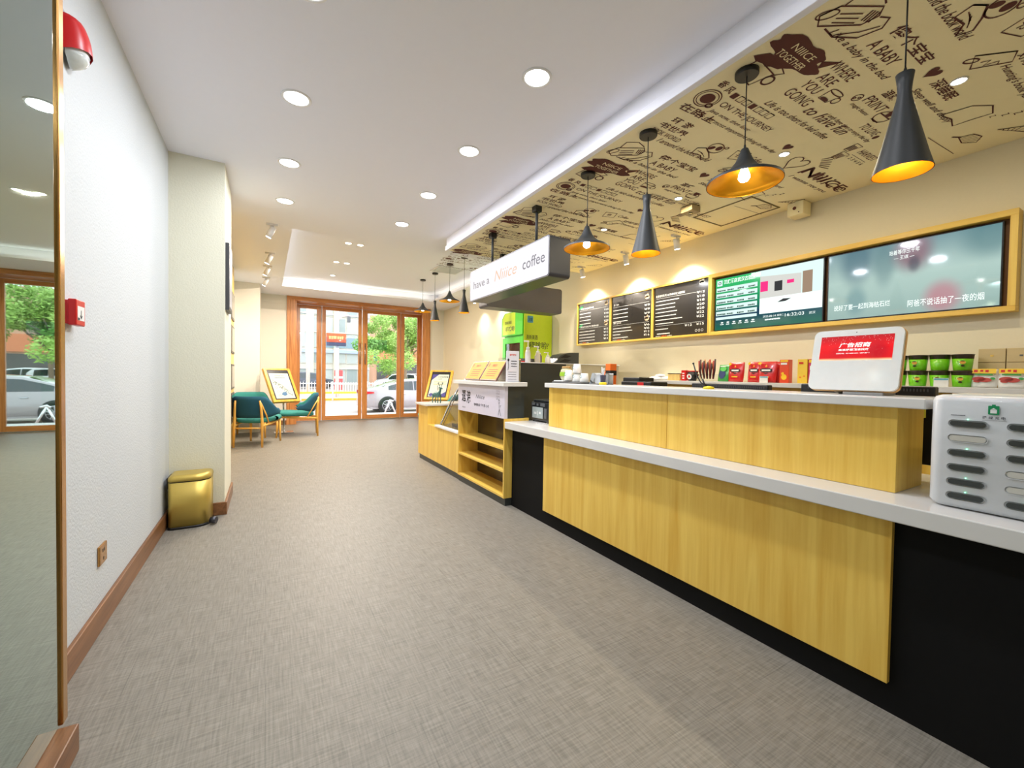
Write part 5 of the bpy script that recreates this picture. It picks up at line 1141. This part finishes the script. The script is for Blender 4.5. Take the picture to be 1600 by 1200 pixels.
# deer figurine
DEERM = mat('deer_mosaic', (70, 110, 105), .4, var=.6, scale=45)
t = thing('deer_figurine', 'small patchwork teal deer figurine standing on the end cabinet', 'figurine', (2.06, 5.62, .7935))
def deer(g):
    g.sphere((0, .02, .115), .04, 16, sc=(.85, 1.7, 1)); g.sphere((0, -.035, .13), .03, 14, sc=(.9, 1, 1.1))
    g.tube([(0, -.04, .13), (0, -.06, .17), (0, -.065, .20)], [.022, .016, .013], 10); g.sphere((0, -.08, .205), .016, 12, sc=(.9, 1.7, .9)); g.sphere((0, -.105, .198), .008, 10)
    for sx in (-1, 1):
        g.tube([(sx*.022, -.04, .12), (sx*.024, -.045, .06), (sx*.024, -.042, .0)], [.014, .008, .008], 8)
        g.tube([(sx*.022, .065, .12), (sx*.026, .055, .075), (sx*.026, .075, .045), (sx*.026, .065, .0)], [.018, .011, .008, .008], 8)
        g.tube([(sx*.008, -.07, .215), (sx*.018, -.066, .24), (sx*.034, -.066, .262), (sx*.030, -.068, .292)], .0042, 6); g.tube([(sx*.018, -.066, .24), (sx*.012, -.078, .268)], .0036, 6); g.tube([(sx*.034, -.066, .262), (sx*.05, -.066, .285)], .0034, 6)
        g.tube([(sx*.010, -.066, .213), (sx*.03, -.06, .218)], [.007, .002], 6)
    g.tube([(0, .085, .13), (0, .10, .115)], [.008, .003], 6)
g = G(); deer(g); g.bm.transform(Matrix.Translation((2.06, 5.60, .794)) @ Matrix.Rotation(.35, 4, 'Z') @ Matrix.Diagonal((1, 1, 1, 1))); o = g.build('deer_body', DEERM, t)
md = o.modifiers.new('fuse', 'REMESH'); md.mode = 'VOXEL'; md.voxel_size = .0028; md.use_smooth_shade = True
# ================================================================ THE STREET OUTSIDE
GZ = -.5
struct(tag_ := boxo('street_ground', (-30, 11.5, GZ-.1), (60, 75, GZ), mat('pale_road', (172, 160, 152), .45, var=.08, scale=.6)))
struct(boxo('entrance_landing', (-1.5, 11.5, -.25), (6.5, 13.2, -.02), mat('landing_stone', (190, 188, 182), .4, var=.06, scale=3)))
struct(boxo('entrance_step', (-1.5, 13.2, GZ), (6.5, 13.6, -.26), MATS['landing_stone']))
g = G(); g.box((-1.5, 11.5, GZ), (6.5, 13.2, -.25)); struct(g.build('entrance_plinth', MATS['landing_stone']))
struct(boxo('kerb_line', (-30, 27.2, GZ), (60, 27.45, GZ+.12), mat('kerb_yellow', (236, 196, 70), .6)))
struct(boxo('pavement', (-30, 14.5, GZ), (60, 17.0, GZ+.03), mat('paving_pink', (176, 150, 142), .5, var=.1, scale=2)))
TYRE = mat('tyre_rubber', (28, 28, 30), .8); RIM = mat('alloy_rim', (180, 182, 186), .25, metal=.9); CGL = mat('car_glass', (46, 58, 62), .08, coat=.6)
def car(x0, yn, paint, label, kind='sedan', flip=False, grp=None):
    """near flank at y=yn; rear (or nose when flipped) at x0"""
    t = thing('car', label, 'car', (x0+2.35, yn+.9, GZ), 0, grp)
    if kind == 'sedan': ST = [(0, .62, .66, .80), (.06, .90, .95, .9), (.30, .98, 1.02, .96), (.75, .98, 1.08, 1), (1.05, .97, 1.20, 1), (1.75, .95, 1.42, 1), (2.4, .93, 1.46, 1), (3.0, .92, 1.36, 1), (3.75, .90, .97, 1), (4.4, .76, .80, .93), (4.62, .58, .62, .85), (4.7, .45, .48, .78)]; gl = (1.0, 3.6); wx = (.98, 3.78)
    else: ST = [(0, .70, .74, .86), (.06, 1.0, 1.30, .92), (.35, 1.03, 1.58, .97), (1.0, 1.02, 1.66, 1), (2.0, 1.0, 1.68, 1), (2.9, .98, 1.56, 1), (3.5, .97, 1.08, 1), (4.3, .88, .92, .95), (4.6, .62, .66, .86), (4.68, .5, .52, .8)]; gl = (.45, 3.35); wx = (.9, 3.7)
    L = ST[-1][0]; fx = (lambda x: x0+L-x) if flip else (lambda x: x0+x)
    rows = []
    for x, zb, zt, k in ST:
        w = .9*k; wr = w-.02-(zt-zb)*.42; half = [(w*.90, .24), (w*.985, .34), (w, .55), (w*.99, .72 if zb > .74 else zb*.95), (w*.965, zb), (max(.3, wr), zt-.015), (max(.25, wr-.12), zt), (0, zt+.02)]
        rows.append([(fx(x), yn+.9-a, GZ+b) for a, b in half]+[(fx(x), yn+.9+a, GZ+b) for a, b in half[::-1][1:]])
    g = G(); g.grid(rows); g._add(rows[0], [tuple(range(len(rows[0])))]); g._add(rows[-1], [tuple(range(len(rows[0])))])
    g.box((min(fx(.3), fx(L-.3)), yn+.1, GZ+.18), (max(fx(.3), fx(L-.3)), yn+1.7, GZ+.3)); g.build('body', paint, t)
    def zat(x, c):
        for a, b in zip(ST, ST[1:]):
            if a[0] <= x <= b[0]: f = (x-a[0])/(b[0]-a[0]); return a[c]+(b[c]-a[c])*f
    for side in (-1, 1):
        xs = [gl[0]+(gl[1]-gl[0])*i/14 for i in range(15)]; mid = (gl[0]+gl[1])/2
        for seg in ((0, 4), (4, 8), (8, 14)) if kind != 'sedan' else ((0, 6), (6, 14)):
            top, bot = [], []
            for x in xs[seg[0]:seg[1]+1]:
                zb, zt = zat(x, 1), zat(x, 2); fz = lambda f: (yn+.9+side*((.9*.965)*(1-f)+(.9-.02-(zt-zb)*.42)*f+.006), GZ+zb+(zt-zb-.015)*f)
                sh = .02 if x in (xs[seg[0]], xs[seg[1]]) else 0
                lo, hi = fz(.06), fz(.86); bot.append((fx(x+(sh if x == xs[seg[0]] else -sh)), lo[0], lo[1])); top.append((fx(x+(sh if x == xs[seg[0]] else -sh)), hi[0], hi[1]))
            g = G(); g.grid([bot, top]); g.build('side_window', CGL, t)
    a, b = (ST[3], ST[5]) if kind == 'sedan' else (ST[1], ST[2])
    for (p, q) in ((a, b), (ST[8], ST[7]) if kind == 'sedan' else (ST[6], ST[5])):
        g = G(); P = []
        for f in (.10, .92):
            x = p[0]+(q[0]-p[0])*f; zt = p[2]+(q[2]-p[2])*f; zb = p[1]+(q[1]-p[1])*f; wr = .9-.10-(zt-zb)*.42-.08; off = .012 if (q[0] > p[0]) else .012
            P.append([(fx(x-(off if q[0] > p[0] else -off)), yn+.9-wr, GZ+zt+.012), (fx(x-(off if q[0] > p[0] else -off)), yn+.9+wr, GZ+zt+.012)])
        g.grid(P); g.build('windscreen', CGL, t)
    for w_ in wx:
        for side in (-1, 1):
            cy = yn+.9+side*.80; c = (fx(w_), cy, GZ+.33); Mw = Matrix.Translation(c) @ Matrix.Rotation(side*-PI/2, 4, 'X')
            g = G(); g.lathe([(.39, .085), (.385, .098), (.30, .1)], n=30, M=Mw, cap=False); g.disc((0, 0, .097), .385, 30, M=Mw); g.build('wheel_arch', BLKP, t)
            g = G(); g.lathe([(.21, .0), (.33, .0), (.335, .05), (.325, .115), (.235, .122), (.225, .10)], n=32, M=Mw, cap=False, closed=False); wh = g.build('wheel', TYRE, t)
            g = G(); g.lathe([(.225, .112), (.235, .12), (.21, .118)], n=32, M=Mw, cap=False); g.disc((0, 0, .119), .05, 16, M=Mw)
            for k in range(5):
                an = 2*PI*k/5; R_ = Mw @ Matrix.Rotation(an, 4, 'Z')
                for s2 in (-1, 1): g._add([(0, -.014*s2, .120), (.0, .014*s2+.018*s2, .120), (.222, s2*.05+.012, .116), (.222, s2*.05-.014, .116)], [(0, 1, 2, 3)], 0, False, R_)
            g.build('rim', RIM, wh, clean=False)
    for side in (-1, 1):
        g = G(); yy = yn+.9+side*.80; zz = GZ+(.80 if kind == 'sedan' else .98)
        P = [(fx(-.01), yy-side*.25, zz), (fx(.01), yy+side*.045, zz), (fx(.42), yy+side*.095, zz+.05), (fx(.42), yy+side*.09, zz+.10), (fx(.03), yy+side*.03, zz+.13), (fx(.0), yy-side*.25, zz+.12)]
        g._add(P, [(0, 1, 4, 5), (1, 2, 3, 4)]); g.build('tail_light', mat('tail_light_red', (226, 20, 40), .2, coat=.6), t)
        for dx in (1.55, 2.6):
            g = G(); g.box((fx(dx), yn+.9+side*.885, GZ+.78), (fx(dx+.18), yn+.9+side*.915, GZ+.81), .006); g.build('door_handle', RIM, t)
    return t
PS = lambda n, c: mat(n, c, .25, metal=.15, coat=.8, var=.02)
car(3.45, 18.0, PS('paint_silver', (172, 166, 168)), 'silver saloon parked close outside the glass doors, red tail light at left')
car(10.2, 46.5, PS('paint_white', (228, 230, 232)), 'white hatchback across the street, left of the tree trunk', 'suv', True)
car(13.9, 42.5, PS('paint_red', (200, 50, 70)), 'red car across the street behind the tree trunk', 'sedan', True)
car(14.2, 50, PS('paint_white', (228, 230, 232)), 'white saloon across the street behind the red car', 'suv')
car(1.6, 47, PS('paint_dark', (60, 68, 82)), 'dark blue car seen through the left glass panel behind the pale poles', 'suv')
t = thing('parking_barrier', 'bent silver folding parking barrier in front of the silver car wheel', 'barrier', (4.1, 16.6, GZ+.03))
for sx, x1 in ((-1, 3.92), (1, 4.42)):
    g = G(); g.tube([(4.17, 16.6, GZ+.62), (x1, 16.55, GZ+.04)], .03, 8); g.build('leg', MATS['chrome'], t)
g = G(); g.tube([(4.10, 16.6, GZ+.58), (4.17, 16.6, GZ+.64), (4.30, 16.6, GZ+.60)], .035, 8); g.build('bent_top', MATS['chrome'], t)
# pale poles
PP = mat('pole_pale', (226, 214, 208), .5)
for x, y, r, h, lab in ((1.55, 26.5, .07, 5.2, 'shorter pale street pole seen through the left glass panel'), (2.12, 27.6, .11, 9, 'thick pale street pole seen through the left glass panel'),):
    t = thing('street_pole', lab, 'pole', (x, y, GZ)); g = G(); g.cyl((x, y, GZ), (x, y, GZ+h), r, r*.85); g.build('shaft', PP, t)
    g = G(); g.box((x-.14, y-.12, GZ+2.6), (x+.14, y+.12, GZ+3.4), .03); g.build('junction_box', PP, t)
    g = G(); g.lathe([(r*2.2, 0), (r*2.2, .25), (r*1.1, .4)], (x, y, GZ), 16); g.build('base', PP, t)
t = thing('signal_mast', 'pale street mast with orange and dark sign board, seen through the glass door', 'street sign', (4.05, 30, GZ))
g = G(); g.cyl((4.05, 30, GZ), (4.05, 30, 6.2), .12, .09); g.build('shaft', PP, t)
g = G(); g.tube([(4.05, 30, 4.6), (4.5, 30, 5.2), (5.2, 30, 6.6)], .07, 8); g.tube([(4.05, 30, 4.9), (4.75, 30, 5.0)], .06, 8); g.build('bracket_arm', PP, t)
g = G(); g.box((3.35, 29.7, 3.15), (4.55, 29.82, 3.75), .02); s_ = g.build('sign_board', mat('sign_orange', (240, 96, 50), .5), t); g = G(); g.box((3.36, 29.68, 2.92), (4.54, 29.83, 3.15), .01); g.build('dark_strip', mat('sign_dark', (90, 80, 96), .5), t)
g = G(); dashes(g, place((3.5, 29.695, 3.35), (1, 0, 0), (0, 0, 1)), 0, 0, .9, .22, 4); g.build('board_marks', mat('sign_yellow_marks', (250, 200, 120), .5), t, clean=False)
g = G(); g.box((4.65, 29.85, 4.55), (4.85, 30.1, 4.95), .03); g.build('camera_box', GREYP, t)
t = thing('red_kiosk', 'small red and white roadside kiosk across the street', 'kiosk', (6.1, 44, GZ)); g = G(); g.box((5.7, 43.6, GZ), (6.4, 44.3, GZ+1.9), .04); g.build('cabin', mat('kiosk_red', (226, 90, 90), .5), t)
for k in range(2): boxo('white_band', (5.69, 43.59, GZ+.5+.6*k), (6.41, 44.31, GZ+.7+.6*k), WHITE, t)
# white roadside fence, one thing per panel
FW = mat('fence_white', (232, 228, 222), .5); FY = mat('fence_yellow', (240, 196, 60), .5)
def fence_panel(x, first=[None]):
    if first[0] is None:
        t = thing('fence_panel', 'white picket traffic fence panel with yellow band along the road', 'fence', (x, 27.0, GZ), 0, 'traffic fence panels along the road')
        g = G(); g.cyl((x, 27, GZ), (x, 27, GZ+1.15), .045, n=10); g.build('post', FW, t)
        g = G(); g.box((x, 26.98, GZ+1.0), (x+2.0, 27.02, GZ+1.05)); g.box((x, 26.98, GZ+.15), (x+2.0, 27.02, GZ+.2))
        for k in range(13): g.box((x+.12+k*.148, 26.985, GZ+.2), (x+.15+k*.148, 27.015, GZ+1.12))
        g.build('picket_panel', FW, t); boxo('yellow_band', (x+.05, 26.97, GZ+.42), (x+1.98, 27.03, GZ+.54), FY, t); first[0] = t; return
    c = copytree(first[0]); c.location.x = x
for k in range(7): fence_panel(-.6+2.0*k)
# trees
def tree(x, y, h0, cr, n, label, col, seed):
    t = thing('street_tree', label, 'tree', (x, y, GZ), 0, 'trees across the street'); rr = random.Random(seed)
    g = G(); g.tube([(x, y, GZ), (x+.05, y, GZ+h0*.6), (x-.1, y, GZ+h0+.6), (x+.2, y, GZ+h0+2)], [.17, .14, .12, .07], 10)
    for k in range(7):
        a = rr.uniform(0, 6.28); e = (x+cr*.6*math.cos(a), y+cr*.6*math.sin(a), GZ+h0+1.2+rr.uniform(.2, 2)); g.tube([(x-.05, y, GZ+h0+rr.uniform(-.4, .6)), tuple((Vector((x, y, GZ+h0+.9))+Vector(e))/2), e], [.08, .05, .03], 6)
    g.build('trunk', mat('bark', (150, 132, 112), .9, var=.2, scale=14), t)
    vs, fs = [], []
    cl = [(x+rr.gauss(0, cr*.42), y+rr.gauss(0, cr*.42), GZ+h0+1.9+rr.gauss(0, 1)*1.35, rr.uniform(.55, 1.1)) for _ in range(70)]
    for k in range(n):
        c = rr.choice(cl); d = Vector((rr.gauss(0, 1), rr.gauss(0, 1), rr.gauss(0, 1))).normalized()*c[3]*rr.uniform(.5, 1)
        p = Vector(c[:3])+d; a = Vector((rr.gauss(0, 1), rr.gauss(0, 1), rr.gauss(0, 1))).normalized(); b = a.orthogonal().normalized(); s = rr.uniform(.09, .17)
        i = len(vs); vs += [p-a*s, p+b*s*.5, p+a*s, p-b*s*.5]; fs.append((i, i+1, i+2, i+3))
    me = bpy.data.meshes.new('foliage'); me.from_pydata([tuple(v) for v in vs], [], fs); me.materials.append(mat('leaf_green_%d' % seed, col, .6, var=.35, scale=1.3)); o = bpy.data.objects.new('foliage', me); COL.objects.link(o)
    me.transform(wmat(t).inverted()); o.parent = t
tree(12.6, 44, 3.2, 5.0, 26000, 'leafy green street tree with its trunk in front of the red car', (160, 196, 96), 1)
tree(25.5, 46, 3.4, 4.0, 8000, 'second leafy street tree farther to the right across the street', (150, 188, 92), 2)
# buildings
t = thing('office_building', 'pale glass-grid office building across the street at left', 'building', (5, 60, GZ))
boxo('wall', (-14, 58.5, GZ), (11.9, 70, 22), mat('office_wall', (206, 204, 192), .6), t)
for i in range(10):
    for j in range(6):
        x0 = -3.0+1.5*i; z0 = GZ+.3+2.0*j+(.5 if j else 0)
        g = G(); g.box((x0, 58.4, z0), (x0+1.38, 58.5, z0+1.85), .01); w_ = g.build('window', mat('window_frame_pale', (222, 218, 208), .4), t)
        boxo('window_pane', (x0+.06, 58.36, z0+.07), (x0+1.32, 58.41, z0+1.78), mat('office_glass_b', (158, 170, 168), .2) if (i*3+j) % 4 == 0 else mat('office_glass_a', (186, 194, 190), .2), w_)
for x in (4.6, 7.4): boxo('column', (x, 58.0, GZ), (x+.5, 58.5, 22), mat('column_cream', (222, 214, 186), .5), t)
g = G(); [g.box((-14, 58.2, z), (11.9, 58.36, z+.10)) for z in (1.6, 3.9, 6.2, 8.5, 10.8)]; g.build('floor_band', MATS['window_frame_pale'], t)
boxo('blue_banner', (1.0, 58.1, 3.65), (11.5, 58.2, 4.05), mat('banner_blue', (176, 190, 214), .6), t)
t = thing('shop_building', 'orange-fronted shop row across the street behind the tree', 'building', (18, 60, GZ))
boxo('wall', (11.95, 59, GZ), (34, 70, 9), mat('shop_wall', (214, 168, 140), .7), t)
boxo('fascia', (11.95, 58.8, 2.7), (34, 59, 4.4), mat('shop_orange', (226, 140, 100), .6), t)
for k in range(5): boxo('shop_window', (13.0+3.9*k, 58.9, GZ), (16.4+3.9*k, 59.0, 2.5), mat('shop_glass', (88, 88, 88), .2), t)
g = G(); Mo = place((12.2, 58.79, 2.9), (1, 0, 0), (0, 0, 1)); g.prism(sq(.3, -.1, .8, 1.6), .02, Mo @ Matrix.Translation((0, 0, .02))); g.build('blue_sign', mat('shop_blue', (60, 80, 150), .5), t)
